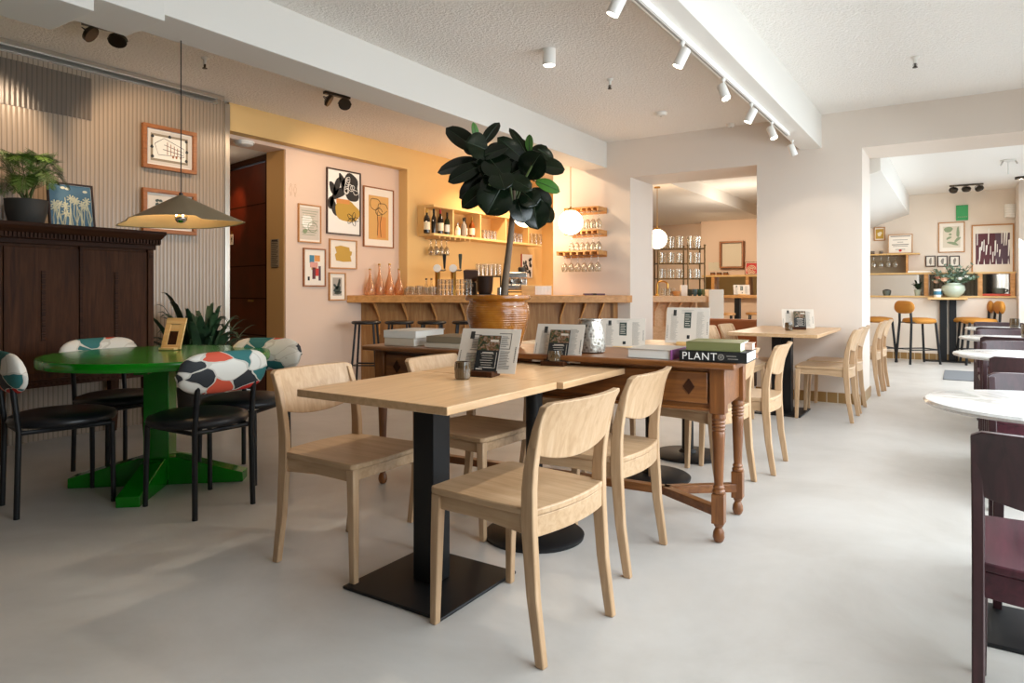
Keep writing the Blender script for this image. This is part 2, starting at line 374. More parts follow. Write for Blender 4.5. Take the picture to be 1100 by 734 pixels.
# ================================================================== CEILING FITTINGS
def sprinkler(px, py, label):
    p = P(px, py - 8, (CH - H) * FOC / (py - 8 - HY))
    t = thing('sprinkler_head', label, 'sprinkler', (p.x, p.y, H), 0, 'ceiling sprinklers')
    MB().lathe([(.028, 0), (.028, -.008), (.012, -.02), (.011, -.05)], n=14).build('body', 'white_plastic', t)
    MB().lathe([(.006, -.05), (.006, -.075), (.018, -.078), (.018, -.082)], n=12).tube([(.01, 0, -.05), (.012, 0, -.065), (.004, 0, -.078)], .002, 5).tube([(-.01, 0, -.05), (-.012, 0, -.065), (-.004, 0, -.078)], .002, 5).build('deflector', 'dark_metal', t)
sprinkler(220, 70, 'small sprinkler head on the ceiling strip above the framed house picture')
sprinkler(655, 93, 'small sprinkler head on the ceiling between the cylinder lamp and track')
sprinkler(983, 69, 'small sprinkler head on the ceiling near the wide opening to the hall')
def disc(px, py, label, r=.06, h=H):
    p = P(px, py, (CH - h) * FOC / (py - HY))
    t = thing('smoke_detector', label, 'smoke detector', (p.x, p.y, h))
    MB().lathe([(r, 0), (r, -.012), (r * .85, -.03), (r * .4, -.036), (.001, -.036)], n=24).build('housing', 'white_plastic', t)
    MB().lathe([(.006, -.036), (.006, -.04), (.001, -.041)], n=10).build('indicator', 'ink_grey', t)
disc(710, 121, 'round white smoke detector on the ceiling before the wall with the openings')
disc(785, 133, 'flat white disc detector on the ceiling beside the track light', .045)
p = at(262, 152, 2.57) if False else P(262, 152, (CH - 2.58) * FOC / (152 - HY))
t = thing('corridor_lamp', 'round white ceiling lamp inside the corridor above the dark door', 'ceiling lamp', (p.x, p.y, 2.58))
MB().lathe([(.10, 0), (.10, -.02), (.085, -.02)], n=24).build('rim', 'white_enamel', t)
MB().lathe([(.09, -.015), (.085, -.035), (.05, -.048), (.001, -.05)], n=24).build('diffuser', 'white_plastic', t)
# cylinder downlight
p = P(590, 53, (CH - H) * FOC / (53 - HY))
t = thing('cylinder_downlight', 'white cylinder downlight fixed to the bare ceiling', 'ceiling lamp', (p.x, p.y, H))
MB().lathe([(.047, 0), (.047, -.115), (.043, -.118), (.04, -.10)], n=28).build('housing', 'white_enamel', t)
MB().lathe([(.001, -.105), (.04, -.105), (.041, -.108), (.001, -.108)], n=24).build('diffuser', 'lamp_glow', t)
# track with spots along beam 2
TX, TH = -1.29, 2.537
tk = thing('lighting_track', 'long white lighting track along the ceiling beam', 'track', (TX, 5, 0))
MB().box(-.018, .018, -6.0, 1.5, TH - .035, TH - .001).build('rail', 'white_enamel', tk)
MB().box(-.006, .006, -5.98, 1.48, TH - .038, TH - .035).build('slot', 'ink_grey', tk)
spots = [(664, 0, 3.55), (733, 50, 0), (777, 86, 0), (807, 113, 0), (829, 131, 0), (851, 148, 0)]
names = ['at its end out towards the room', 'next to the cut-off end', 'third from the cut-off end', 'third from the wall end', 'next to last before the wall', 'last before the wall']
for k, (px, py, _) in enumerate(spots):
    p = onX(px, py, TX)
    dirx, tilt = (.75, -.5) if k in (0, 1, 3) else (-.8, .25)
    t = thing('track_spotlight', 'white cylinder spotlight on the lighting track, %s' % names[k], 'spotlight', (TX, p.y, TH - .036), 0, 'spotlights on the track'); t.scale = (.8, .8, .8)
    MB().lathe([(.018, -.0), (.018, -.02), (.008, -.022), (.008, -.07)], n=14).build('stem', 'white_enamel', t)
    ax = Vector((-.42, -.15, -.9)) if k in (0, 1, 3) else (Vector((.38, -.2, -.9)) if k < 5 else Vector((.3, .3, -.9)))
    q = ax.normalized().to_track_quat('Z', 'X').to_matrix().to_4x4(); q.translation = Vector((0, 0, -.105)) - ax.normalized() * .055
    MB().lathe([(.001, -.005), (.03, -.005), (.038, .005), (.038, .125), (.035, .13), (.034, .115)], n=24, M=q).build('housing', 'white_enamel', t)
    MB().lathe([(.001, .118), (.033, .118), (.033, .121), (.001, .121)], n=20, M=q).build('lens', 'lamp_glow', t)
# twin ring spots on the ceiling strip by the ribbed wall
def ring_spot(p, rz, tilts, label, group, n):
    t = thing('ring_spotlight', label, 'spotlight', p, rz, group)
    L = .16 * (n - 1) + .10
    MB().box(-L / 2, L / 2, -.02, .02, -.024, 0).build('ceiling_bar', 'dark_metal', t, .003)
    for k in range(n):
        x = -L / 2 + .05 + .16 * k
        q = Matrix.Translation((x, 0, -.075)) @ Matrix.Rotation(tilts[k][1], 4, 'Z') @ Matrix.Rotation(tilts[k][0], 4, 'X')
        MB().tube([(x, 0, -.02), (x, 0, -.045)], .006, 8).tube([tuple(q @ Vector((.058 * cos(a), 0, .058 * sin(a)))) for a in [pi * j / 12 for j in range(13)]], .004, 6).build('yoke', 'dark_metal', t)
        MB().lathe([(.05, -.012), (.056, -.012), (.056, .012), (.05, .014), (.03, .03), (.001, .034)], n=24, M=q).build('lamp_head', 'dark_metal', t)
        MB().lathe([(.001, -.010), (.05, -.010), (.05, -.006), (.001, -.006)], n=20, M=q).build('lens', 'warm_glow', t)
ring_spot((P(112, 28, (CH - H) * FOC / (28 - HY)).x, P(112, 28, (CH - H) * FOC / (28 - HY)).y, H), radians(80), [(-.9, .9), (-.5, -.4)], 'dark twin spotlight on the ceiling above the wooden cabinet', 'twin ceiling spotlights', 2)
ring_spot((P(362, 101, (CH - H) * FOC / (101 - HY)).x, P(362, 101, (CH - H) * FOC / (101 - HY)).y, H), radians(80), [(-1.0, .9), (-.8, -.5)], 'dark twin spotlight on the ceiling in front of the picture wall', 'twin ceiling spotlights', 2)
ring_spot((P(1038, 198, (CH - 2.68) * FOC / (198 - HY)).x, P(1038, 198, (CH - 2.68) * FOC / (198 - HY)).y, 2.68), 0, [(.9, .2), (.7, 0), (.8, -.5)], 'dark triple spotlight on the ceiling above the green sign', None, 3)
p = P(1083, 172, (CH - 2.68) * FOC / (172 - HY))
t = thing('ceiling_router', 'white tripod-shaped fitting with a hanging rod on the hall ceiling', 'ceiling fitting', (p.x, p.y, 2.68))
MB().lathe([(.08, 0), (.08, -.012), (.03, -.02), (.012, -.03)], n=20).build('plate', 'white_plastic', t)
MB().tube([(.07, 0, -.01), (.09, 0, -.05)], .008).tube([(-.05, .05, -.01), (-.07, .07, -.05)], .008).tube([(-.05, -.05, -.01), (-.07, -.07, -.05)], .008).build('bracket', 'steel', t)
MB().tube([(0, 0, -.02), (0, 0, -.17)], .007).build('rod', 'white_enamel', t)
p = P(1097, 194, (CH - 2.68) * FOC / (190 - HY))
t = thing('ring_downlight', 'round metal ring downlight on the hall ceiling near the corner', 'ceiling lamp', (p.x, p.y, 2.68))
MB().lathe([(.07, 0), (.075, -.03), (.05, -.035), (.05, -.01)], n=24).build('ring', 'dark_metal', t)
MB().lathe([(.001, -.02), (.05, -.02), (.05, -.024), (.001, -.026)], n=20).build('diffuser', 'lamp_glow', t)
# globe pendants over the bar
def globe(px, py, z, r, top, label):
    p = P(px, py, z)
    t = thing('globe_pendant', label, 'pendant lamp', (p.x, p.y, p.z), 0, 'opal globe pendants over the bar')
    MB().lathe([(r * sin(pi * k / 16), -r * cos(pi * k / 16)) for k in range(17)], n=28).build('globe', 'globe', t, 0, 60)
    MB().lathe([(.045, r - .012), (.045, r + .012), (.012, r + .02), (.012, r + .04)], n=16).build('cap', 'brass', t)
    MB().tube([(0, 0, r + .03), (0, 0, top - p.z)], .004, 6).build('cord', 'brass', t)
    MB().lathe([(.045, top - p.z), (.045, top - p.z - .02), (.001, top - p.z - .022)], n=16).build('ceiling_rose', 'brass', t)
globe(613, 239, 8.02, .145, H, 'white opal globe pendant hanging before the wall-mounted wine glass racks')
globe(564, 231, 8.4, .15, H, 'white opal globe pendant half hidden behind the leaves of the rubber plant')
globe(706, 257, 10.2, .146, 2.66, 'white opal globe pendant seen through the opening beside the white pillar edge')
# pendant over the green table: a bent lens-shaped shade
C0 = Vector((-3.785, 2.27, 0)); zr = 1.50
t = thing('cone_pendant', 'wide olive-beige folded metal pendant lamp over the green table', 'pendant lamp', (C0.x, C0.y, zr), YAW)
n = 72
def rim(a):
    c, s_ = cos(a), sin(a)
    lens = (1 - abs(c) ** 1.6)
    lift = 0
    if s_ < 0:
        q_ = max(0, min(1, (.60 - abs(c)) / .12)); lift = .022 * q_ * q_ * (3 - 2 * q_)
    return (.372 * c, .30 * (1 if s_ > 0 else -1) * lens ** .75, .012 * c + lift)
def cone(prof, dz):
    return [[(rim(2 * pi * k / n)[0] * q, rim(2 * pi * k / n)[1] * q, z + dz + rim(2 * pi * k / n)[2] * q ** 3) for k in range(n)] for q, z in prof]
prof = [(.02, .172), (.06, .165), (.3, .123), (.65, .062), (1.0, 0.0)]
MB().loft(cone(prof, 0) + cone([(1.0, -.0005), (.98, .002)], 0), False).build('shade', mat('lamp_shade', '#9c8c72', .42, .3), t, 0, 50)
MB().loft(cone([(.97, .003), (.65, .058), (.3, .118), (.05, .160)], 0), False).build('shade_inner_lit', 'shade_inner_lit', t, 0, 50)  # inner face coloured lighter to stand for lamplight inside the shade
MB().lathe([(.012, .18), (.012, .165), (.022, .155), (.022, .09)], n=16).build('socket', 'black_steel', t)
MB().lathe([(.001, .005), (.020, .009), (.032, .024), (.035, .042), (.028, .065), (.02, .09)], n=20).build('bulb', 'lamp_bulb', t)
MB().tube([(0, 0, .17), (0, 0, H - zr)], .003, 6).build('cord', 'black_steel', t)
# ================================================================== OAK AND PLUM CHAIRS (front towards local +x)
def post_x(z):
    ks = [(0, -.235), (.2, -.205), (.42, -.188), (.55, -.19), (.68, -.215), (.80, -.255)]
    for (a, xa), (b, xb) in zip(ks, ks[1:]):
        if z <= b: return xa + (xb - xa) * (z - a) / (b - a)
    return ks[-1][1]
def make_chair(name, label, m, mz, group):
    t = thing(name, label, 'chair', (0, 0, 0), 0, group)
    # seat: flat board, bowed at the back, slightly dished
    out = []; nb = 14
    for k in range(nb + 1):
        y = -.212 + .424 * k / nb; out.append((-.205 - .028 * (1 - (y / .212) ** 2), y))
    out += [(.20, .222), (.218, .205), (.224, .1), (.224, -.1), (.218, -.205), (.20, -.222)]
    MB().prism(out, .438, .460).build('seat', m, t, .005)
    mb = MB()
    for s in (-1, 1):
        mb.loft([[(x, s * .196 - .010, z0), (x, s * .196 + .010, z0), (x, s * .196 + .010, .438), (x, s * .196 - .010, .438)] for x, z0 in ((-.185, .378), (0, .392), (.185, .388))])
    mb.box(.178, .198, -.19, .19, .392, .438)
    mb.loft([[(-.206 - .026 * (1 - (y / .2) ** 2), y, .375), (-.186 - .026 * (1 - (y / .2) ** 2), y, .375), (-.186 - .026 * (1 - (y / .2) ** 2), y, .438), (-.206 - .026 * (1 - (y / .2) ** 2), y, .438)] for y in [-.2 + .4 * k / 12 for k in range(13)]])
    mb.build('seat_frame', m, t, .002)
    for s in (-1, 1):
        MB().sweep([(.202, s * .204, 0, .013, .013), (.196, s * .202, .25, .017, .015), (.190, s * .200, .438, .019, .016)]).build('leg', mz, t, .004)
    for s in (-1, 1):
        zs = [0, .1, .2, .3, .4, .46, .52, .58, .64, .70, .745, .768]
        hx = [.015, .017, .019, .021, .023, .023, .022, .020, .018, .015, .011, .008]
        MB().sweep([(post_x(z), s * (.204 + .004 * max(0, z - .46)), z, a, .0135) for z, a in zip(zs, hx)]).build('leg', mz, t, .004)
    # backrest: curved plywood board with a smiling lower edge and rounded upper corners
    rings = []; nn = 20; W = .219
    for k in range(nn + 1):
        y = -W + 2 * W * k / nn; u = y / W; bow = .034 * (1 - u * u)
        lo = .628 - .038 * (1 - u * u) ; hi = .784 - .012 * max(0, (abs(u) - .93) / .07) ** 2
        if abs(u) > .93: lo += .02 * (abs(u) - .93) / .07
        fr, bk = [], []
        for j in range(6):
            z = lo + (hi - lo) * j / 5
            x = post_x(z) - bow * (.75 + .25 * (z - .6) / .18)
            fr.append((x + .009, y, z)); bk.append((x - .012 - (.006 if j == 5 else 0), y, z))
        rings.append(fr + bk[::-1])
    MB().loft(rings).build('backrest', mz, t, .003, 50)
    return t
G1 = 'light oak chairs around the tables'; FR = 0.0
oak_proto = make_chair('oak_chair', 'light oak chair', 'oak', 'oak_z', G1)
used = [False]
def oak(x, y, rz, label, group=G1):
    if not used[0]:
        used[0] = True; oak_proto.location = (x, y, 0); oak_proto.rotation_euler.z = rz; oak_proto['label'] = label; oak_proto['group'] = group; return oak_proto
    return dup(oak_proto, (x, y, 0), rz, label, group)
oak(-1.25, 1.96, pi - .08, 'light oak chair on the window side of the front table, back fully in view')
oak(-1.315, 2.665, pi + .02, 'light oak chair on the window side of the second table, beside the antique table')
oak(-2.115, 2.03, .02, 'light oak chair facing the black square post, between the front table and the green table')
oak(-1.965, 2.68, -.03, 'light oak chair with shaded seat pushed under the second table on the cabinet side')
oak(-1.27, 3.95, pi - .2, 'light oak chair mostly hidden behind the antique table, seat seen between its legs')
oak(-1.175, 4.50, pi + .03, 'light oak chair standing past the short end of the antique table, behind the stacked books')
oak(-2.02, 4.46, .0, 'light oak chair whose pale back peeks out between the silver vase and menus')
oak(-2.08, 3.85, .02, 'light oak chair behind the antique table, only its legs visible past the second table')
oak(-.985, 6.55, pi, 'light oak chair at the pier table, standing in front of its twin')
oak(-.985, 7.10, pi, 'light oak chair at the pier table, closest to the white wall')
oak(-1.70, 6.30, 0, 'light oak chair at the pier table, its pale back against the leather bench')
oak(-1.66, 6.74, 0, 'light oak chair at the pier table, facing the windows beside the wall opening')
oak(-.94, 8.34, pi, 'light oak chair just through the wide opening, first of two by the white jamb', 'light oak chairs in the hall')
oak(-.92, 8.80, pi, 'light oak chair just through the wide opening, second of two by the white jamb', 'light oak chairs in the hall')

plum_proto = make_chair('plum_chair', 'dark plum chair cut off by the picture edge, its back to the camera', 'plum_wood', 'plum_wood_z', 'dark plum chairs along the windows')
plum_proto.location = (.25, 2.20, 0); plum_proto.rotation_euler.z = radians(88)
rows = [(3.11, -90, 'dark plum chair on the far side of the first marble table, facing the camera'),
        (4.45, 90, 'dark plum chair on the near side of the second marble table'),
        (5.24, -90, 'dark plum chair on the far side of the second marble table'),
        (6.22, 90, 'dark plum chair on the near side of the third marble table'),
        (6.86, -90, 'dark plum chair on the far side of the third marble table'),
        (7.72, 90, 'dark plum chair on the near side of the last marble table, in the wide opening'),
        (8.42, -90, 'dark plum chair beyond the last marble table, in front of the mustard bar stools')]
for y, a, lb in rows: dup(plum_proto, (.315 if y < 4 else .345, y, 0), radians(a), lb, 'dark plum chairs along the windows')

# ================================================================== TABLES
def square_table(name, x0, x1, y0, y1, label, base, cat='table', group='light oak dining tables', top='oak_top', bx=None, by=None):
    cx, cy = (x0 + x1) / 2, (y0 + y1) / 2
    t = thing(name, label, cat, (cx, cy, 0), 0, group)
    MB().box(x0 - cx, x1 - cx, y0 - cy, y1 - cy, .722, .75).build('tabletop', top, t, .003)
    ox, oy = (bx - cx if bx is not None else 0), (by - cy if by is not None else 0)
    if base == 'square':
        MB().box(ox - .05, ox + .05, oy - .05, oy + .05, .012, .715).build('post', 'black_steel', t, .004)
        MB().box(ox - .235, ox + .235, oy - .235, oy + .235, 0, .012).build('base_plate', 'black_iron', t, .004)
    elif base == 'round':
        MB().lathe([(.038, .03), (.038, .715)], (ox, oy, 0), 24).build('post', 'black_steel', t)
        MB().lathe([(.225, 0), (.228, .012), (.215, .022), (.06, .030), (.045, .05)], (ox, oy, 0), 40).build('base_plate', 'black_iron', t)
    else:
        MB().box(ox - .085, ox - .005, oy - .05, oy + .05, .012, .715).box(ox + .005, ox + .085, oy - .05, oy + .05, .012, .715).build('post', 'black_steel', t, .004)
        MB().box(ox - .2, ox + .2, oy - .25, oy + .25, 0, .012).build('base_plate', 'black_iron', t, .004)
    MB().box(ox - .16, ox + .16, oy - .16, oy + .16, .713, .722).build('mounting_plate', 'black_iron', t)
    return t
T1 = square_table('oak_table', -2.045, -1.338, 1.675, 2.370, 'front light oak table with black square post and square base plate', 'square')
T2 = square_table('oak_table', -2.045, -1.312, 2.377, 2.975, 'light oak table on a round black base, joined behind the front table', 'round', bx=-1.62, by=2.66)
square_table('oak_table', -1.93, -1.27, 3.62, 4.16, 'light oak table on a round base hidden behind the antique table, under the first menu', 'round', bx=-1.535, by=3.87)
square_table('oak_table', -1.93, -1.27, 4.22, 4.80, 'light oak table on a round base behind the antique table, under the taller menu', 'round', bx=-1.53, by=4.5)
square_table('oak_table', -1.70, -.965, 6.02, 7.34, 'long light oak table against the pier on a wide black twin post', 'twin', bx=-1.36, by=6.62)
# round marble tables
def marble(x, y, label):
    t = thing('marble_table', label, 'table', (x, y, 0), 0, 'round marble tables along the windows')
    MB().lathe([(.31, .726), (.33, .732), (.335, .740), (.33, .748), (.322, .75), (.001, .75)], n=56).build('tabletop', 'marble', t)
    MB().lathe([(.03, .02), (.03, .726)], n=20).build('post', 'black_steel', t)
    MB().box(-.17, .17, -.17, .17, 0, .014).build('base_plate', 'black_iron', t, .004)
    MB().lathe([(.12, .715), (.12, .726)], n=20).build('mounting_plate', 'black_iron', t)
marble(.23, 2.77, 'round marble table closest to the camera, cut by the picture edge')
marble(.30, 4.86, 'second round marble table from the camera, no candle on it')
marble(.33, 6.52, 'third round marble table from the camera, holding the larger candle glass')
marble(.38, 8.12, 'last round marble table from the camera, holding a small candle glass')
# antique long table with turned legs, drawers and a Y-shaped stretcher
AR = radians(4.2); A0 = Vector((-.80, 2.955, 0))
at_ = thing('antique_table', 'long antique brown wooden table with turned legs and diamond keyholes', 'table', A0, AR)
AL, AD = 2.07, .60
MB().box(-AL, 0, 0, AD, .772, .800).build('tabletop', 'antique', at_, .008, seg=3)
MB().box(-AL + .07, -.075, .075, .095, .59, .772).box(-AL + .07, -.075, AD - .095, AD - .075, .59, .772).build('apron', 'antique', at_, .002)
MB().box(-.095, -.072, .09, AD - .09, .59, .772).build('end_panel', 'antique', at_, .002)
MB().box(-AL + .072, -AL + .095, .09, AD - .09, .59, .772).build('end_panel', 'antique', at_, .002)
MB().box(-AL + .06, -.06, .06, .10, .578, .592).build('apron_moulding', 'antique', at_, .003)
for k, xc in enumerate((-.21, -1.86)):
    dr = MB().box(*((-.98, -.128) if k == 0 else (-AL + .128, -1.09)), .058, .09, .612, .752).build('drawer', 'antique', at_, .004)
    MB().plate([(xc, .648), (xc + .026, .684), (xc, .720), (xc - .026, .684)], .052, .060).build('escutcheon', 'walnut_dark', dr, .002)
for x in (-.085, -AL + .085):
    for y in (.085, AD - .085):
        tl = MB().box(x - .033, x + .033, y - .033, y + .033, .57, .772).build('leg', 'antique_z', at_, .003)
        prof = [(.016, .212), (.027, .217), (.028, .228), (.021, .236), (.026, .244), (.019, .254), (.021, .29), (.027, .46), (.029, .485), (.025, .492), (.031, .500), (.026, .508), (.031, .516), (.026, .524), (.031, .532), (.026, .540), (.032, .550), (.029, .572)]
        MB().lathe(prof, (x, y, 0), 20).lathe([(.013, 0), (.021, .008), (.026, .024), (.024, .045), (.014, .065), (.021, .074), (.021, .088)], (x, y, 0), 20).box(x - .027, x + .027, y - .027, y + .027, .085, .215).build('turned_shaft', 'antique_z', tl, .002)
mb = MB(); ym = AD / 2
mb.box(-AL + .36, -.36, ym - .024, ym + .024, .115, .155)
for s, x in ((1, -.085), (-1, -AL + .085)):
    for y in (.085, AD - .085):
        a = Vector((x, y, .135)); b_ = Vector((x - s * .31, ym, .135)); d_ = (b_ - a).normalized(); q = Vector((-d_.y, d_.x, 0)) * .022
        mb.loft([[tuple(p_ + q + Vector((0, 0, -.02))), tuple(p_ - q + Vector((0, 0, -.02))), tuple(p_ - q + Vector((0, 0, .02))), tuple(p_ + q + Vector((0, 0, .02)))] for p_ in (a, b_ - d_ * 0)])
mb.build('stretcher', 'antique', at_, .003)

# ================================================================== GREEN TABLE AND FLORAL CHAIRS
GT = Vector((-3.88, 2.20, 0)); ga = radians(-48)
g = thing('green_pedestal_table', 'round glossy green pedestal table with four wedge feet', 'table', GT, ga)
MB().lathe([(.57, .70), (.598, .704), (.602, .712), (.602, .742), (.598, .75), (.001, .75)], n=72).build('tabletop', 'green_paint', g)
MB().box(-.068, .068, -.068, .068, .03, .70).build('column', 'green_paint', g, .004)
MB().box(-.30, .30, -.035, .035, .66, .70).box(-.035, .035, -.30, .30, .66, .70).build('support', 'green_paint', g, .003)
for k in range(4):
    M = Matrix.Rotation(k * pi / 2, 4, 'Z')
    MB().loft([[(x, -.058, 0), (x, .058, 0), (x, .058, z), (x, -.058, z)] for x, z in ((.06, .155), (.10, .155), (.44, .062), (.47, .055))], M=M).build('foot', 'green_paint', g, .004)
def make_floral():
    t = thing('floral_chair', '', 'chair')
    MB().lathe([(.20, .425), (.238, .432), (.248, .448), (.240, .468), (.20, .482), (.10, .488), (.001, .489)], (.02, 0, 0), 40).build('seat', 'black_leather', t, 0, 60)
    MB().tube([(.2, .17, .415), (-.2, .155, .415)], .011).tube([(.2, -.17, .415), (-.2, -.155, .415)], .011).tube([(.2, -.17, .415), (.2, .17, .415)], .011).tube([(-.19, -.155, .415), (-.19, .155, .415)], .011).build('seat_frame', 'black_steel', t)
    for s in (-1, 1):
        MB().tube([(.205, s * .18, 0), (.2, s * .172, .42)], [.0125, .0135], 12).build('leg', 'black_steel', t)
    for s in (-1, 1):
        MB().tube([(-.215, s * .16, 0), (-.205, s * .155, .42), (-.225, s * .155, .60), (-.235, s * .155, .72)], .0135, 12).build('leg', 'black_steel', t)
    rings = []; nn = 26; W = .248
    for k in range(nn + 1):
        u = -1 + 2 * k / nn; u = max(-.999, min(.999, u)); e = (1 - abs(u) ** 4.5) ** .5
        y = u * W; cx_ = -.238 - .028 * (1 - u * u) + .035; 
        h_ = .104 * max(e, .06); w_ = .043 * max(e, .06)
        rings.append([(cx_ + w_ * cos(2 * pi * j / 16) - .012 * sin(2 * pi * j / 16), y, .708 + h_ * sin(2 * pi * j / 16)) for j in range(16)])
    MB().loft(rings).build('backrest', 'floral', t, 0, 70)
    return t
fl = make_floral(); fl.location = (-3.305, 2.09, 0); fl.rotation_euler.z = pi - .02
fl['label'] = 'floral-backed black chair in front of the green table, its patterned back facing the camera'; fl['group'] = 'floral chairs around the green table'
dup(fl, (-3.955, 1.70, 0), radians(80), 'floral-backed black chair cut off by the picture edge beside the green table')
dup(fl, (-4.36, 2.21, 0), radians(2), 'floral-backed black chair between the green table and the wooden cabinet')
dup(fl, (-3.61, 2.585, 0), radians(-68), 'floral-backed black chair beyond the green table, near the picture wall')

# ================================================================== CABINET AND WHAT STANDS ON IT
X1 = -5.10; cb = thing('wooden_cabinet', 'dark brown two-door antique cabinet on tall legs against the ribbed wall', 'cabinet', (-5.39, 2.33, 0))
def R_(x): return x + 5.39
MB().box(-.27, .27, -.51, .51, .50, 1.44).build('carcass', 'walnut', cb, .004)
mb = MB().box(-.285, .30, -.525, .525, 1.42, 1.455).box(-.29, .325, -.545, .545, 1.455, 1.49).loft([[(-.29, -.545, 1.49), (.325, -.545, 1.49), (.325, .545, 1.49), (-.29, .545, 1.49)], [(-.30, -.575, 1.535), (.36, -.575, 1.535), (.36, .575, 1.535), (-.30, .575, 1.535)], [(-.30, -.575, 1.557), (.36, -.575, 1.557), (.36, .575, 1.557), (-.30, .575, 1.557)]])
mb.build('cornice', 'walnut_dark', cb, .004)
mb = MB()
for k in range(46):
    y = -.535 + 1.07 * k / 45; mb.box(.322, .338, y - .007, y + .007, 1.462, 1.492)
mb.build('dentil_moulding', 'walnut_dark', cb)
for s in (-1, 1):
    dr = MB().box(.27, .292, min(s * .012, s * .46), max(s * .012, s * .46), .56, 1.40).build('door', 'walnut', cb, .004)
    mb = MB(); 
    for j in range(26): mb.box(.290, .300 if j % 2 else .305, s * .235 - .012, s * .235 + .012, .78 + j * .018, .78 + j * .018 + (.016 if j % 2 else .012))
    mb.build('carved_strip', 'walnut_dark', dr)
    pl = MB().box(.262, .296, min(s * .465, s * .51), max(s * .465, s * .51), .52, 1.42).build('corner_post', 'walnut', cb, .004)
    MB().box(.294, .302, s * .488 - .014, s * .488 + .014, 1.36, 1.38).box(.294, .302, s * .488 - .014, s * .488 + .014, 1.385, 1.40).build('carved_block', 'walnut_dark', pl)
MB().box(.28, .300, -.012, .012, .56, 1.42).build('centre_strip', 'walnut_dark', cb, .004)
mb = MB().box(.24, .30, -.52, .52, .47, .52)
for k in range(30):
    y = -.48 + .96 * k / 29; mb.lathe([(.001, -.008), (.012, -.004), (.012, .004), (.001, .008)], n=8, M=Matrix.Translation((.30, y, .495)) @ Matrix.Rotation(pi / 2, 4, 'Y'))
mb.build('carved_apron', 'walnut_dark', cb, .002)
for x in (-.24, .26):
    for y in (-.48, .48): MB().sweep([(x, y, 0, .02, .02), (x, y, .1, .026, .026), (x, y, .50, .035, .035)]).build('leg', 'walnut', cb, .004)
CT = 1.557
# potted plume fern
fp = thing('potted_fern', 'bushy green plume fern in a charcoal bowl pot on the cabinet', 'potted plant', (-5.36, 2.10, CT))
MB().lathe([(.085, 0), (.105, .03), (.122, .10), (.125, .165), (.128, .178), (.116, .178), (.112, .155), (.001, .155)], n=36).build('pot', 'charcoal_pot', fp)
MB().lathe([(.112, .15), (.112, .158), (.001, .162)], n=24).build('soil', 'soil', fp)
st = MB(); fo = MB(); r_ = random.Random(5)
def frond(base, az, up, reach, droop, width):
    pts = []
    for j in range(13):
        s_ = j / 12; rr_ = reach * (s_ ** .9); z = up * sin(min(1, s_ * 1.3) * pi / 2) - droop * s_ ** 2.4
        pts.append(Vector(base) + Vector((cos(az) * rr_, sin(az) * rr_, z)))
    st.tube([tuple(p) for p in pts], [.004 * (1 - .7 * j / 12) for j in range(13)], 5)
    for j in range(3, 13):
        p = pts[j]; d = (pts[j] - pts[j - 1]).normalized(); sd = Vector((-sin(az), cos(az), 0)); w = width * sin(pi * min(1, (j - 2) / 11 + .08)) + .02
        for s in (-1, 1):
            for q in range(3):
                p0 = p - d * (.012 * q); e = p0 + sd * s * w * (1 - .1 * q) + d * w * .55 + Vector((0, 0, r_.uniform(-.012, .004)))
                m_ = (p0 + e) / 2; nrm = d * .0022
                fo.add([tuple(p0), tuple(m_ + nrm), tuple(e), tuple(m_ - nrm)], [(0, 1, 2, 3)])
                for b in range(1, 7):
                    c_ = p0.lerp(e, b / 7); 
                    for s2 in (-1, 1):
                        e2 = c_ + (d * s2 * .7 + sd * s * .7).normalized() * .017; fo.add([tuple(c_ + d * .002), tuple(e2), tuple(c_ - d * .002)], [(0, 1, 2)])
for k in range(9):
    frond((r_.uniform(-.02, .02), r_.uniform(-.02, .02), .16), k * 2 * pi / 9 + r_.uniform(-.2, .2), r_.uniform(.20, .30), r_.uniform(.20, .27), r_.uniform(.10, .22), .075)
for k in range(8):
    frond((r_.uniform(-.02, .02), r_.uniform(-.02, .02), .16), k * 2 * pi / 8 + r_.uniform(-.2, .2), r_.uniform(.33, .40), r_.uniform(.15, .26), r_.uniform(.03, .15), .085)
st.tube([(0, 0, .15), (.01, .0, .3), (.02, .03, .46)], .006, 6)
for k in range(6): frond((.018, .03, .44), k * 2 * pi / 6, .03, r_.uniform(.10, .15), .0, .06)
st.build('stem', 'leaf_stem', fp); fo.build('foliage', 'fern_leaf', fp, 0, 0, recalc=False)
# framed pictures
def picture(name, label, c, w, h, rz, fm, border, group=None, cat='framed picture', fw=.014, depth=.022, tiltx=0, back='mount_board'):
    t = thing(name, label, cat, c, rz, group); t.rotation_euler = (tiltx, 0, rz)
    mb = MB()
    mb.box(-w/2, w/2, -depth, 0, h/2 - fw, h/2).box(-w/2, w/2, -depth, 0, -h/2, -h/2 + fw).box(-w/2, -w/2 + fw, -depth, 0, -h/2 + fw, h/2 - fw).box(w/2 - fw, w/2, -depth, 0, -h/2 + fw, h/2 - fw)
    mb.build('frame', fm, t, .002)
    MB().box(-w/2 + fw*.6, w/2 - fw*.6, -.010, -.002, -h/2 + fw*.6, h/2 - fw*.6).build('mount', back, t)
    return t
def shape(t, m, poly, lay=1, name='print', sx=1, sz=1, parent=None):
    return MB().plate([(x * sx, z * sz) for x, z in poly], -.010 - .0009 * lay, -.0095).build(name, m, t, 0, 0)
def rect(x0, x1, z0, z1): return [(x0, z0), (x1, z0), (x1, z1), (x0, z1)]
def line(t, m, pts, w=.003, lay=3, name='drawn_line'):
    return MB().tube([(x, -.0105 - .0006 * lay, z) for x, z in pts], w, 4).build(name, m, t, 0, 0)
bp = picture('botanical_print', 'blue print of pale flowers in a thin black frame leaning on the cabinet', (-5.40, 2.42, CT + .170), .31, .345, pi / 2, 'frame_dark', 0, fw=.012, tiltx=radians(-9))
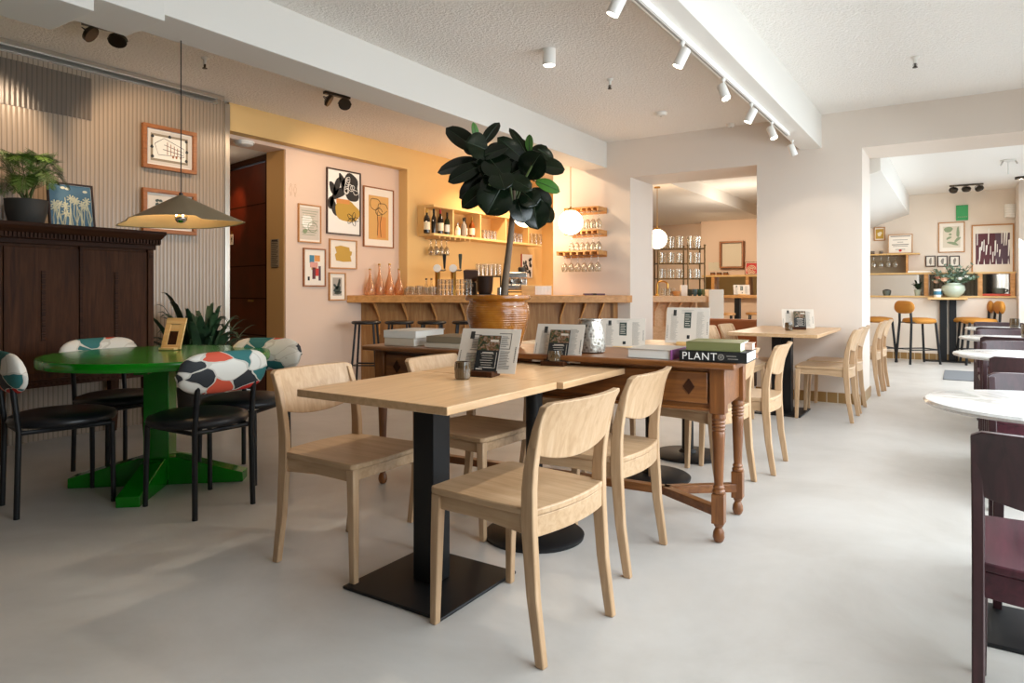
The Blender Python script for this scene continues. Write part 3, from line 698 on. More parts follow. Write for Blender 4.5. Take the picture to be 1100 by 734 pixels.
bp.location.x = -5.45; 
pr = shape(bp, 'botanical_print', rect(-.14, .14, -.158, .158), 1)
r_ = random.Random(3); mb = MB()
for k in range(22):
    x = -.125 + .25 * k / 21; h0 = r_.uniform(-.05, .07) + .02 * sin(k); pts = [(x + .02 * sin(k * 1.7), -.0122, -.155), (x + .01 * sin(k), -.0122, -.155 + (h0 + .155) * .5), (x + .012 * cos(k * 2), -.0122, h0)]
    mb.tube(pts, .0035, 4)
    if k % 2 == 0:
        for j in range(7):
            a = j * .9; mb.tube([(pts[-1][0], -.0124, h0), (pts[-1][0] + .028 * cos(a), -.0124, h0 + .028 * sin(a))], [.003, .006], 4)
for x, z in ((-.05, .135), (-.02, .13), (.10, .12)): mb.plate(circ(x, z, .016, .010, 12), -.0125, -.0110)
mb.build('flower_silhouette', 'cream_ink', bp, 0, 0)
def house_pic(yc, zc, lab, kind):
    t = picture('framed_etching', lab, (XL + .016, yc, zc), .475, .37, pi / 2, 'frame_brown', 0, 'framed etchings on the ribbed wall', fw=.033, depth=.035)
    t.rotation_euler = (radians(-6) * 0, 0, pi / 2)
    shape(t, 'paper', rect(-.19, .19, -.14, .14), 1, 'sheet')
    if kind:
        shape(t, 'book_taupe', rect(-.165, .165, -.115, .115), 2); shape(t, 'mount_board', rect(-.145, .145, -.095, .095), 3)
        line(t, 'ink', [(-.13, .03), (-.05, .085), (.13, .02), (.13, -.05), (-.1, -.06), (-.13, .03)], .002, 5)
        for j in range(5): line(t, 'frame_brown', [(-.02 + .03 * j, .055 - .012 * j), (-.02 + .03 * j, -.05)], .003, 5)
        line(t, 'ink', [(-.05, .03), (.12, -.01)], .002, 5); line(t, 'ink', [(-.06, -.01), (.12, -.035)], .0025, 5)
        for x in (.03, .06, .10): shape(t, 'frame_brown', circ(x, -.062, .009, .013, 8), 5, 'figure')
        for x, z in ((-.15, .09), (.15, .09), (-.15, -.08), (.15, -.08), (0, .105), (-.155, 0), (.155, .0)): shape(t, 'ink', circ(x, z, .012, .016, 9, .3, 3), 4, 'ornament')
    else:
        for k in range(16): line(t, 'charcoal_ink', [(-.13 + .018 * k, -.10), (-.125 + .018 * k, -.10 + .02 * (1 + k % 3))], .0025, 4)
        for k in range(4): shape(t, 'charcoal_ink', circ(-.11 + .03 * (k % 2), .06 + .03 * (k // 2), .016, .012, 10, .3, k), 3)
        line(t, 'charcoal_ink', [(-.10, -.05), (-.1, .06)], .003, 4)
house_pic(3.30, 2.325, 'brown-framed etching of a wooden house hung high on the ribbed wall', True)
house_pic(3.30, 1.785, 'brown-framed drawing on the ribbed wall, partly behind the cone pendant shade', False)
sg = thing('dark_wall_patch', 'dark ribbed rectangle high on the ribbed wall above the fern', 'panel', (XL, 2.3, 0))  # thin darker ribbed sheet laid over the wall sheet
a0, a1 = onX(0, 80, XL), onX(98, 130, XL)
MB().box(.001, .006, 1.7 - 2.3, a1.y - 2.3, a1.z, a1.z + .33).build('sheet', 'ribbed_dark', sg)
# aspidistra on the floor by the corridor
ap = thing('aspidistra', 'broad-leaved dark green floor plant standing behind the green table', 'potted plant', (-5.22, 3.30, 0))
MB().lathe([(.13, 0), (.16, .05), (.18, .30), (.185, .32), (.168, .32), (.16, .28), (.001, .28)], n=32).build('pot', 'charcoal_pot', ap)
MB().lathe([(.165, .275), (.165, .285), (.001, .29)], n=24).build('soil', 'soil', ap)
def strap(mb, base, az, L, W, up, droop, twist=0, n=9):
    rows = []
    for j in range(n):
        s_ = j / (n - 1); rr_ = L * sin(s_ * (1 - up * .5)) ; z = L * up * sin(s_ * 1.45) - droop * s_ ** 3
        p = Vector(base) + Vector((cos(az) * rr_, sin(az) * rr_, z)); w = W * (sin(pi * min(1, .12 + .86 * s_)) ** .8) * (1 if s_ < .98 else .1)
        sd = Vector((-sin(az + twist), cos(az + twist), 0))
        rows.append([tuple(p + sd * w), tuple(p + Vector((0, 0, -w * .35))), tuple(p - sd * w)])
    for k in range(n - 1):
        mb.add(rows[k] + rows[k + 1], [(0, 1, 4, 3), (1, 2, 5, 4)])
r_ = random.Random(9); mb = MB(); sm = MB()
for k in range(150):
    az = r_.uniform(0, 2 * pi); up = r_.choice([.55, .75, .9, 1.05, 1.15]); L = r_.uniform(.42, .78)
    b0 = (r_.uniform(-.07, .07), r_.uniform(-.07, .07), .30); strap(mb, b0, az, L, r_.uniform(.026, .040), up, r_.uniform(.04, .25), r_.uniform(-.4, .4))
    sm.tube([(b0[0], b0[1], .28), (b0[0] + .02 * cos(az), b0[1] + .02 * sin(az), .36)], .004, 5)
mb.build('foliage', 'aspidistra_leaf', ap, 0, 60, recalc=False); sm.build('stem', 'leaf_stem', ap)
# wooden menu board on the green table
wp = P(184, 376, 4.08); wm = thing('menu_board', 'small slatted wooden menu stand leaning back on the green table', 'menu stand', (-4.04, 2.36, .752), radians(26))
Mt = Matrix.Rotation(radians(-20), 4, 'X')
MB().box(-.065, .065, -.012, 0, .0, .028, Mt).box(-.065, .065, -.012, 0, .16, .20, Mt).box(-.065, -.03, -.012, 0, .028, .16, Mt).box(.03, .065, -.012, 0, .028, .16, Mt).box(-.030, .03, -.006, 0, .115, .16, Mt).build('frame', 'pale_wood', wm, .002)
MB().box(-.03, .03, -.004, .0, .028, .115, Mt).build('slot', 'walnut_dark', wm)
MB().box(-.05, .05, -.05, .03, 0, .014).build('foot', 'pale_wood', wm, .002)
# ================================================================== PICTURE WALL (x = -5.84)
XP = XA + .002
def gal(name, label, box_, fm, group='pictures on the picture wall', fw=.014):
    x0, y0, x1, y1 = box_; a = onX(x0, (y0 + y1) / 2, XP); b_ = onX(x1, (y0 + y1) / 2, XP)
    m_ = onX((x0 + x1) / 2, (y0 + y1) / 2, XP); zt = onX((x0 + x1) / 2, y0, XP).z; zb = onX((x0 + x1) / 2, y1, XP).z
    t = picture(name, label, (XP, (a.y + b_.y) / 2, (zt + zb) / 2), abs(b_.y - a.y), zt - zb, pi / 2, fm, 0, group, fw=fw)
    return t, abs(b_.y - a.y), zt - zb
t, w, h = gal('framed_drawing', 'pale green lettered drawing in a thin oak frame, first under the toilet sign', (319.5, 220, 344, 261), 'frame_oak')
shape(t, 'paper', rect(-.42 * w, .42 * w, -.42 * h, .42 * h), 1, 'sheet')
for k in range(11): line(t, 'sage_ink', [(-.36 * w + .012 * (k % 3), .33 * h - .062 * h * k), (.36 * w - .02 * (k % 4), .33 * h - .062 * h * k)], .0025, 3)
shape(t, 'paper_white', circ(-.12 * w, .05 * h, .2 * w, .2 * h, 18, .2, 4), 3, 'white_patch'); shape(t, 'sage_ink', circ(-.2 * w, -.2 * h, .10 * w, .06 * h, 12, .3, 2), 4)
line(t, 'sage_ink', circ(.12 * w, -.08 * h, .2 * w, .13 * h, 20) , .003, 4)
t, w, h = gal('framed_floral_print', 'tall black floral print with ochre block, largest on the picture wall', (350, 183, 386.5, 252.5), 'frame_dark')
shape(t, 'paper_white', rect(-.46 * w, .46 * w, -.47 * h, .47 * h), 1, 'sheet')
shape(t, 'ink', circ(.2 * w, .25 * h, .27 * w, .2 * h, 30, .25, 5), 2, 'flower_print')
r_ = random.Random(8)
for k in range(9): line(t, 'paper_white', circ(.2 * w + r_.uniform(-.15, .15) * w, .25 * h + r_.uniform(-.12, .12) * h, .07 * w, .04 * h, 12, .3, k, k), .004, 4, 'petal_line')
for cx_, cz_, rx, rz_, ro in ((-.2, .24, .22, .05, 1.2), (-.12, .14, .26, .06, .5), (-.33, .2, .14, .05, -1.2), (-.3, -.08, .20, .05, 1.9), (-.38, -.02, .14, .05, 1.3), (-.02, .32, .2, .045, 2.2)):
    shape(t, 'ink', circ(cx_ * w, cz_ * h, rx * w, rz_ * h * 1.2, 14, .15, 3, ro), 2, 'leaf_print')
shape(t, 'ochre_ink', circ(.1 * w, -.13 * h, .36 * w, .17 * h, 22, .12, 9), 3, 'colour_block'); shape(t, 'orange_ink', rect(-.22 * w, .16 * w, -.02 * h, .05 * h), 4, 'colour_block')
for k in range(5): line(t, 'ink', [(p[0], p[1]) for p in circ(.26 * w + .1 * w * cos(k * 1.26), -.24 * h + .05 * h * sin(k * 1.26), .09 * w, .03 * h, 12, 0, 0, k * 1.26)], .0035, 6)
t, w, h = gal('framed_line_drawing', 'line drawing of poppies on amber paper, white mount, tallest at the yellow return', (389.5, 202, 422, 266), 'frame_brown')
shape(t, 'amber_paper', rect(-.33 * w, .33 * w, -.37 * h, .36 * h), 1, 'sheet'); shape(t, 'orange_ink', rect(-.05 * w, .24 * w, -.34 * h, .02 * h), 2, 'colour_block')
for cx_, cz_, rr_ in ((-.12, .22, .16), (.12, .16, .15), (.0, .10, .1)): line(t, 'ink', circ(cx_ * w, cz_ * h, rr_ * w, rr_ * w * .9, 18, .15, 4), .003, 4)
line(t, 'ink', [(-.06 * w, .1 * h), (-.03 * w, -.1 * h), (-.05 * w, -.3 * h)], .0035, 4); line(t, 'ink', [(.1 * w, .06 * h), (.04 * w, -.1 * h), (.07 * w, -.32 * h)], .0035, 4)
t, w, h = gal('framed_ochre_print', 'square ochre brushwork print in an oak frame, wider than it is tall', (353, 257.5, 382.5, 289), 'frame_oak')
shape(t, 'ochre_ink', [(-.3 * w, .24 * h), (-.1 * w, .29 * h), (.22 * w, .24 * h), (.24 * w, .12 * h), (.32 * w, .1 * h), (.3 * w, -.02 * h), (.26 * w, -.05 * h), (.3 * w, -.24 * h), (0, -.26 * h), (-.26 * w, -.22 * h), (-.3 * w, -.02 * h), (-.24 * w, .04 * h)], 2, 'brush_print')
t, w, h = gal('framed_collage', 'colour collage of pink, blue and orange patches in a brown frame', (325, 267, 349, 308), 'frame_brown')
for q in (('blue_ink', -.22, -.02, .12, .32), ('orange_ink', .0, .24, .16, .32), ('pink_ink', -.2, .14, .0, .14), ('plum_ink', -.1, .04, -.3, .02), ('red_ink', .04, .18, -.22, -.02), ('violet_ink', .18, .28, -.34, .04), ('ochre_ink', -.14, .1, -.06, .06), ('ink', -.3, -.22, -.34, -.24)):
    shape(t, q[0], rect(q[1] * w, q[2] * w, q[3] * h, q[4] * h), 2 + RND.random(), 'colour_block')
t, w, h = gal('framed_plant_print', 'small dark green plant print in an oak frame, lowest, beside the bar top', (352.5, 293, 370.5, 323), 'frame_oak')
shape(t, 'book_grey', rect(-.27 * w, .27 * w, -.32 * h, .32 * h), 1, 'sheet')
for cx_, cz_, rx, rz_, ro in ((0, -.1, .2, .12, .3), (.08, .08, .18, .06, 1.1), (-.1, 0, .16, .05, 2.3), (.05, -.22, .2, .06, .1), (.12, .2, .1, .05, 1.3)): shape(t, 'charcoal_ink', circ(cx_ * w, cz_ * h, rx * w, rz_ * h, 14, .2, 1, ro), 3, 'leaf_print')
# toilet sign: two outline figures
c = onX(314.5, 204, XP); s_ = thing('toilet_sign', 'pair of thin outline figures marking the toilets on the picture wall', 'sign', (XP, c.y, c.z), pi / 2)
for x in (-.028, .028):
    mb = MB().tube([(x + .010 * cos(a), -.004, .05 + .010 * sin(a)) for a in [2 * pi * k / 12 for k in range(13)]], .0009, 4)
    mb.tube([(x + .019 * cos(a), -.004, .0 + .034 * sin(a)) for a in [2 * pi * k / 16 for k in range(17)]], .0009, 4).tube([(x - .006, -.004, -.034), (x - .006, -.004, -.07)], .0009, 4).tube([(x + .006, -.004, -.034), (x + .006, -.004, -.07)], .0009, 4)
    mb.build('figure', 'wall_tan', s_)
# paper notice on the tan jamb
c = onY(295.5, 272, 4.632); nt_ = thing('paper_notice', 'tall printed paper notice on the tan corridor jamb', 'notice', (c.x, 4.630, c.z))
hn = 30 / FOC * 7.15; wn = .135
MB().box(-wn / 2, wn / 2, -.003, 0, -hn / 2, hn / 2).build('sheet', 'book_taupe', nt_)
mb = MB()
for k in range(17): mb.box(-wn * .4, wn * (.4 - .1 * (k % 3)), -.004, -.003, hn * .4 - .017 * k, hn * .4 - .017 * k + .006)
mb.build('printed_text', 'ink', nt_); MB().box(-wn * .35, wn * .35, -.005, -.003, hn * .43, hn * .48).build('heading', 'ink', nt_)

# ================================================================== BAR
ZB = 7.78; BZ0, BZ1 = .974, 1.057
FLb = P(372, 318, ZB); FLb = Vector((XA + .006, FLb.y + (XA + .006 - FLb.x) * .6544, 0)); FRb = P(674, 318, ZB)
back = [(-3.17, YB - .006), (-4.05, YB - .006), (XA + .006, 6.225)]
ct = MB().prism([(FLb.x, FLb.y), (FRb.x, FRb.y)] + back, BZ0, BZ1)
bar = thing('bar_counter', 'long diagonal bar counter with a thick wooden top, between picture wall and pier', 'bar counter', (0, 0, 0))
ct.build('counter_top', 'counter_wood', bar, .004)
pa, pb = P(384, 318, 7.97), P(659, 318, 7.97); pa = Vector((XA + .004, pa.y + (XA + .004 - pa.x) * .6544, 0))
dd = DV * .04
MB().prism([(pa.x, pa.y), (pb.x, pb.y), (pb.x + dd.x, pb.y + dd.y), (pa.x + dd.x * 0, pa.y + dd.y)], 0.0, BZ0).build('front_panel', 'counter_panel', bar)
pc = pb + RV * .0; MB().prism([(pb.x - RV.x * .04, pb.y - RV.y * .04), (pb.x, pb.y), (pb.x + .02, YB - .004), (pb.x - .03, YB - .004)], 0.0, BZ0 - .002).build('end_panel', 'counter_panel', bar)
bar2_ref = [None]
def bracket(parent, px, z, lean):
    p = P(px, 318, z); M = Matrix.Translation((p.x, p.y, 0)) @ Matrix.Rotation(YAW, 4, 'Z')
    w_ = .009
    def ring(yf, zz, dx): return [(dx - w_, -.002, zz), (dx + w_, -.002, zz), (dx + w_, -yf, zz), (dx - w_, -yf, zz)]
    MB().loft([ring(.03, .60, 0), ring(.03, .80, 0), ring(.075, .87, lean * .4), ring(.13, BZ0 - .001, lean)], M=M).build('bracket', 'counter_daylit' if parent is bar2_ref[0] else 'counter_wood', parent, .003)
for px in (408, 438, 469, 500, 530, 560): bracket(bar, px, 7.97, -.05)
for px in (602, 624, 643): bracket(bar, px, 7.97, .05)
# second counter past the opening
z2 = 9.6; a_, b_ = P(668, 318, z2), P(761, 318, z2)
bar2 = thing('bar_counter', 'second bar counter seen through the first opening, wooden top coloured as daylit', 'bar counter', (0, 0, 0)); bar2_ref[0] = bar2
MB().prism([(a_.x, a_.y), (b_.x, b_.y), ((b_ + DV * .6).x, (b_ + DV * .6).y), ((a_ + DV * .6).x, (a_ + DV * .6).y)], 1.115 - 12.7 / FOC * z2, 1.115 - 6.2 / FOC * z2).build('counter_top', 'counter_daylit', bar2, .004)
a2, b2 = P(672, 318, z2 + .25), P(747, 318, z2 + .25)
MB().prism([(a2.x, a2.y), (b2.x, b2.y), ((b2 + DV * .04).x, (b2 + DV * .04).y), ((a2 + DV * .04).x, (a2 + DV * .04).y)], 0, 1.115 - 12.9 / FOC * z2).build('front_panel', 'counter_daylit', bar2)
BZ0_keep = BZ0; BZ0 = 1.115 - 12.9 / FOC * z2
for px in (703, 715, 727, 739): bracket(bar2, px, z2 + .25, .05)
BZ0 = BZ0_keep
e0, e1 = P(761.5, 318, z2 - .03), P(777.5, 318, z2 - .03)
ep = MB().prism([(e0.x, e0.y), (e1.x, e1.y), ((e1 + DV * .6).x, (e1 + DV * .6).y), ((e0 + DV * .6).x, (e0 + DV * .6).y)], 0, 1.128).build('bar_end_block', 'panel_white', None, .004)
tag(ep, 'plain white half-height block closing the end of the second bar counter', 'partition')
# bar stools
s0 = thing('bar_stool', 'black metal bar stool under the bar, closest to the picture wall', 'bar stool', (0, 0, 0), YAW, 'black stools under the bar')
MB().lathe([(.145, .745), (.158, .752), (.160, .766), (.152, .776), (.08, .772), (.001, .770)], n=32).build('seat', 'black_leather', s0)
for a in (45, 135, 225, 315):
    c_, s_ = cos(radians(a)), sin(radians(a)); MB().tube([(c_ * .135, s_ * .135, .75), (c_ * .21, s_ * .21, 0)], .012, 8).build('leg', 'black_steel', s0)
q = .172; MB().tube([(q * cos(radians(a)), q * sin(radians(a)), .30) for a in (45, 135, 225, 315, 405)], .009, 8).build('footrest', 'black_steel', s0)
labs = ['', 'black metal bar stool under the bar, second from the picture wall', 'black metal bar stool under the bar, third from the picture wall', 'black metal bar stool under the bar, just showing beside the big glazed pot']
for k, px in enumerate((393.5, 429, 464, 501)):
    p = P(px, 345, 7.52)
    if k == 0: s0.location = (p.x, p.y, 0)
    else: dup(s0, (p.x, p.y, 0), YAW, labs[k])
# objects along the bar top
def on_bar(px, z): p = P(px, 318, z); return (p.x, p.y, BZ1)
cf = thing('carafe', '', 'carafe'); pr_ = [(.045, 0), (.055, .02), (.057, .09), (.045, .16), (.022, .24), (.012, .30), (.013, .37)]
MB().lathe(pr_ + [(.011, .37), (.009, .30), (.019, .24), (.042, .16), (.054, .09), (.05, .01), (.001, .008)], n=24).build('bottle', 'orange_glass', cf)
MB().lathe([(.013, .365), (.015, .375), (.015, .39), (.001, .392)], n=12).build('stopper', 'brass', cf)
cl = ['shorter orange glass carafe on the bar, closest to the picture wall', 'orange glass carafe on the bar, first of the two tall ones', 'orange glass carafe on the bar, second of the two tall ones', 'shorter orange glass carafe on the bar, beside the drinking glasses']
for k, (px, z, sc) in enumerate(((397.5, 8.15, .80), (407.5, 8.15, .96), (418.5, 8.15, .97), (428.5, 8.2, .82))):
    z = min(z, 5.765 / (.5476 - .8368 * (px - CX) / FOC))
    o = cf if k == 0 else dup(cf, on_bar(px, z)); o.location = on_bar(px, z); o.scale = (1, 1, sc); o['label'] = cl[k]; o['group'] = 'orange carafes on the bar'
def tumbler(name, label, r0, r1, h, m='glass', cat='glass'):
    mb = MB().lathe([(r0, 0), (r1, h), (r1 - .003, h), (r0 - .003, .008), (.001, .008)], n=16); o = mb.build(name, m, None); tag(o, label, cat); return o
r_ = random.Random(21)
tb = tumbler('tumbler', 'small clear tumbler on the bar between the carafes and the beer taps', .028, .036, .10)
for k in range(15):
    loc = on_bar(437 + 2.35 * k, 8.02 + .13 * (k % 3)); lb = tb['label']
    o = tb if k == 0 else dup(tb, loc); o.location = loc; o['group'] = 'clear tumblers between carafes and taps'; o.scale = (1, 1, r_.uniform(.8, 1.2))
bl = thing('swing_bottle', 'small clear bottle with a dark stopper on the bar by the first tap', 'bottle', on_bar(458, 8.32))
MB().lathe([(.028, 0), (.03, .10), (.012, .14), (.011, .19)], n=16).build('body', 'glass', bl); MB().lathe([(.013, .185), (.013, .205), (.001, .206)], n=10).build('stopper', 'black_steel', bl)
bl2 = dup(bl, on_bar(463.5, 8.32), 0, 'small clear bottle with a dark stopper on the bar, touching the first tap')
for o in (bl, bl2): o['group'] = 'stoppered bottles on the bar'
# stacked beer glasses
bg = tumbler('beer_glass', 'upturned beer glass in the stacked rows under the beer taps', .034, .028, .062)
n_ = 0
for zi in range(3):
    for k in range(9):
        px = 472.5 + 4.0 * k
        if k == 4: continue
        loc = Vector(on_bar(px, 8.1)); loc.z += .064 * zi
        o = bg if n_ == 0 else dup(bg, loc); o.location = loc; o['group'] = 'stacked beer glasses under the taps'; n_ += 1
# taps
def tap(px, label, col):
    t = thing('beer_tap', label, 'beer tap', on_bar(px, 8.3), YAW, 'beer taps')
    MB().lathe([(.05, 0), (.05, .015), (.03, .02), (.03, .28), (.034, .29), (.034, .34), (.02, .35), (.001, .35)], n=20).build('column', 'brass', t)
    M = Matrix.Translation((0, -.04, .325)) @ Matrix.Rotation(pi / 2, 4, 'X')
    MB().lathe([(.001, -.012), (.046, -.012), (.048, 0), (.046, .008), (.001, .010)], n=24, M=M).build('badge', 'white_enamel', t)
    MB().tube([(.0, 0, .30), (.08, -.01, .30), (.10, -.01, .31)], .012, 10).build('spout', 'steel', t)
    MB().loft([[(.085 - a, -.012, z), (.085 + a, -.012, z), (.085 + a, .012, z), (.085 - a, .012, z)] for z, a in ((.32, .010), (.36, .013), (.48, .022), (.50, .020))]).build('handle', col, t, .004)
tap(470, 'brass beer tap with a black handle and round white badge', 'black_steel'); tap(487, 'brass beer tap with a green handle and round white badge', 'charcoal_ink')
# coffee machine group behind the trunk
cm = thing('coffee_grinder', 'dark coffee grinder with a brown hopper on the bar beside the taps', 'coffee grinder', on_bar(506, 8.45), YAW)
MB().box(-.07, .07, -.09, .09, .0, .16).build('body', 'black_steel', cm, .01); MB().loft([[(-a, -a, z), (a, -a, z), (a, a, z), (-a, a, z)] for z, a in ((.16, .05), (.19, .085), (.30, .09), (.315, .06))]).build('hopper', 'frame_dark', cm, .004)
MB().box(-.035, .035, -.13, -.07, .10, .13).build('spout', 'steel', cm, .004)
kc = thing('ice_bucket', 'black tapered bucket standing on the bar with upturned glasses above', 'bucket', on_bar(521, 8.2))
MB().lathe([(.07, 0), (.09, .05), (.10, .215), (.105, .225), (.095, .225), (.09, .21), (.001, .21)], n=32).build('body', 'black_steel', kc); MB().lathe([(.12, 0), (.12, .008), (.07, .012)], n=24).build('base_plate', 'black_iron', kc)
for k in range(5):
    p = P(514.5 + 4.6 * k, 318, 8.55); z = 1.29
tr = thing('glass_shelf', 'low dark tray shelf on the bar carrying upturned glasses behind the bucket', 'shelf', on_bar(525, 8.62), YAW)
MB().box(-.16, .16, -.05, .05, .225, .24).build('shelf_board', 'black_steel', tr, .002)
for s in (-1, 1): MB().box(s * .15 - .008, s * .15 + .008, -.04, .04, 0, .225).build('support', 'black_steel', tr)
wg = tumbler('upturned_glass', 'clear glass upturned on the tray shelf behind the black bucket', .037, .03, .15)
for k in range(6):
    p = P(513.5 + 4.5 * k, 318, 8.62); o = wg if k == 0 else dup(wg, (0, 0, 0)); o.location = (p.x, p.y, BZ1 + .2405); o['group'] = 'glasses on the tray shelf'
em = thing('espresso_machine', 'small steel espresso machine with portafilters behind the rubber plant trunk', 'espresso machine', on_bar(556, 8.45), YAW)
MB().box(-.16, .12, -.14, .14, .06, .13).box(-.16, .12, .02, .14, .06, .26).box(-.16, .12, -.12, .14, .20, .28).build('body', 'steel', em, .012)
MB().box(-.15, .11, -.15, .05, .03, .045).build('drip_tray', 'dark_metal', em, .003)
for x in (-.13, .09):
    for y in (-.1, .1): MB().lathe([(.018, 0), (.015, .06)], (x, y, 0), 12).build('foot', 'rubber', em)
for x in (-.08, .04):
    pf = MB().lathe([(.032, .15), (.034, .19), (.03, .20)], (x, -.08, 0), 16).build('group_head', 'steel', em); MB().tube([(x, -.10, .165), (x, -.21, .150)], [.010, .013], 8).build('portafilter_handle', 'black_steel', pf)
MB().lathe([(.05, .28), (.055, .33), (.045, .345), (.001, .35)], (.06, .02, 0), 20).build('lid', 'black_steel', em)
cu = tumbler('steel_jug', 'small steel milk jug on the bar beside the rubber plant trunk', .036, .03, .09, 'steel', 'jug'); cu.location = on_bar(537, 8.0)
bx = thing('napkin_box', 'low wooden box with a white corrugated front on the bar by the pier', 'box', on_bar(577, 8.02), YAW)
MB().box(-.18, .17, -.07, .07, 0, .115).build('box_body', 'pale_wood', bx, .003); mb = MB()
for k in range(13): mb.lathe([(.008, .006), (.008, .108)], (-.02 + .0145 * k, -.072, 0), 8)
mb.build('ribbed_front', 'paper_white', bx)
mp = thing('menu_holder', 'closed dark menu folder lying on the bar end below the glass racks', 'menu', on_bar(638, 7.93), YAW)
MB().box(-.118, .118, -.09, .09, 0, .022).build('cover', 'violet_ink', mp, .003); MB().box(-.112, .114, -.086, .086, .006, .017).build('pages', 'pages', mp)
MB().box(-.02, .02, -.0915, .0915, -.0 + .001, .0232).build('band', 'ink', mp)
pk = onX(565, 286, XL); pk = thing('black_white_poster', 'small black and white patterned poster on the yellow wall behind the bar', 'poster', (XL + .0003, pk.y, pk.z), pi / 2)
MB().box(-.15, .15, -.02, 0, -.185, .185).build('board', 'red_ink', pk, .002); MB().box(-.148, .148, -.024, -.02, -.183, .183).build('sheet', 'paper_white', pk); mb = MB(); r_ = random.Random(4)
for k in range(14): mb.plate(circ(r_.uniform(-.11, .11), r_.uniform(-.15, .15), r_.uniform(.015, .04), r_.uniform(.02, .05), 10, .4, k), -.0262, -.024)
mb.build('print', 'ink', pk, 0, 0)

# ================================================================== YELLOW SHELF WITH BOTTLES
SX = -5.43; y0 = 6.53; y1 = 9.15
sh = thing('bottle_shelf', 'long yellow wall shelf with four compartments above the bar', 'shelf', (XL + .002, y0, 0))
dp = SX - XL - .002
MB().box(0, dp, 0, y1 - y0, 1.795, 1.825).build('shelf_board', 'wall_yellow', sh, .002)
MB().box(0, dp, 0, 2.35, 2.15, 2.18).build('top_board', 'wall_yellow', sh, .002)
divs = [(466, 1), (487, 0), (516.5, 0), (544, 0), (568, 0)]
for px, e in divs:
    yy = onX(px, 240, SX).y - y0; yy = max(.0, yy)
    MB().box(0, dp * .45 if e else dp - .01, yy, yy + .025, 1.825, 2.15).build('divider', 'wall_yellow', sh, .002)
for k in range(7): MB().box(.03, dp - .005, .12 + .105 * k, .132 + .105 * k, 1.765, 1.795).build('hanging_rail', 'pale_wood', sh)
def bottle(label, y, hgt, r, m, lab=None, cap=None, dx=.17, group='bottles on the yellow shelf'):
    t = thing('bottle', label, 'bottle', (XL + dx, y, 1.8255), 0, group)
    MB().lathe([(r * .95, 0), (r, .01), (r, hgt * .58), (r * .75, hgt * .68), (.014, hgt * .76), (.013, hgt), (.001, hgt)], n=20).build('body', m, t)
    if lab: MB().lathe([(r + .001, hgt * .14), (r + .0012, hgt * .46)], n=20, caps=False).build('paper_label', lab, t)
    if cap: MB().lathe([(.0145, hgt * .84), (.0148, hgt + .004), (.001, hgt + .005)], n=14).build('cap', cap, t)
Y = lambda px: onX(px, 245, SX - .10).y
bottle('dark wine bottle with a cream label, first in the yellow shelf', Y(458.5), .30, .040, 'bottle_dark', 'label_cream', 'capsule_gold')
bottle('slim dark bottle without a label, second in the yellow shelf', Y(466), .31, .032, 'bottle_dark', None, 'black_steel')
bottle('dark wine bottle with a bright red capsule in the yellow shelf', Y(473), .315, .040, 'bottle_dark', 'label_cream', 'capsule_red')
bottle('dark wine bottle with a low white label beside the first shelf divider', Y(480.5), .29, .040, 'bottle_green', 'paper_white', 'black_steel')
bottle('short pale bottle just past the first shelf divider', Y(491.5), .17, .036, 'label_cream', 'paper_white', 'steel')
bottle('tall smoky bottle in the second shelf compartment', Y(498), .25, .040, 'ink_grey', None, 'black_steel')
bottle('tall dark bottle in the middle of the second shelf compartment', Y(502.5), .27, .036, 'bottle_dark', 'label_cream', 'black_steel', .12)
bottle('amber spirit bottle with a gold cap on the yellow shelf', Y(507), .28, .038, 'bottle_amber', 'label_cream', 'capsule_gold')
bottle('red liqueur bottle at the end of the second shelf compartment', Y(512.5), .22, .040, 'bottle_red', 'label_cream', 'capsule_red')
sg_ = tumbler('shelf_glass', 'clear glass standing on the yellow shelf', .032, .036, .13); first = True
for lo, hi, n_, hh, lab in ((520, 531, 4, .13, 'clear glass in the third compartment of the yellow shelf'), (549, 559, 4, .14, 'clear glass in the fourth compartment of the yellow shelf'), (570.5, 580, 3, .17, 'tall clear glass at the open end of the yellow shelf')):
    for k in range(n_):
        o = sg_ if first else dup(sg_, (0, 0, 0)); first = False
        o.location = (XL + .17, Y(lo + (hi - lo) * k / (n_ - 1)), 1.8255); o.scale = (1, 1, hh / .13); o['label'] = lab; o['group'] = lab.replace('clear glass', 'clear glasses')
def stem_glass(name, label, group, upside=True):
    t = thing(name, label, 'wine glass', (0, 0, 0), 0, group)
    pr = [(.034, 0), (.033, -.003), (.006, -.010), (.004, -.08), (.02, -.095), (.038, -.13), (.040, -.16), (.034, -.195), (.032, -.195), (.038, -.16), (.036, -.13), (.018, -.097), (.001, -.092)]
    MB().lathe(pr, n=18).build('bowl', 'glass', t); MB().lathe([(.004, -.002), (.034, 0), (.001, .001)], n=18).build('foot', 'glass', t)
    return t
hg = stem_glass('hanging_wine_glass', 'wine glass hanging upside down under the yellow shelf', 'wine glasses under the yellow shelf')
for k in range(7):
    o = hg if k == 0 else dup(hg, (0, 0, 0)); o.location = (XL + .08 + .085 * (k % 2), y0 + .175 + .105 * (k // 2) , 1.762)
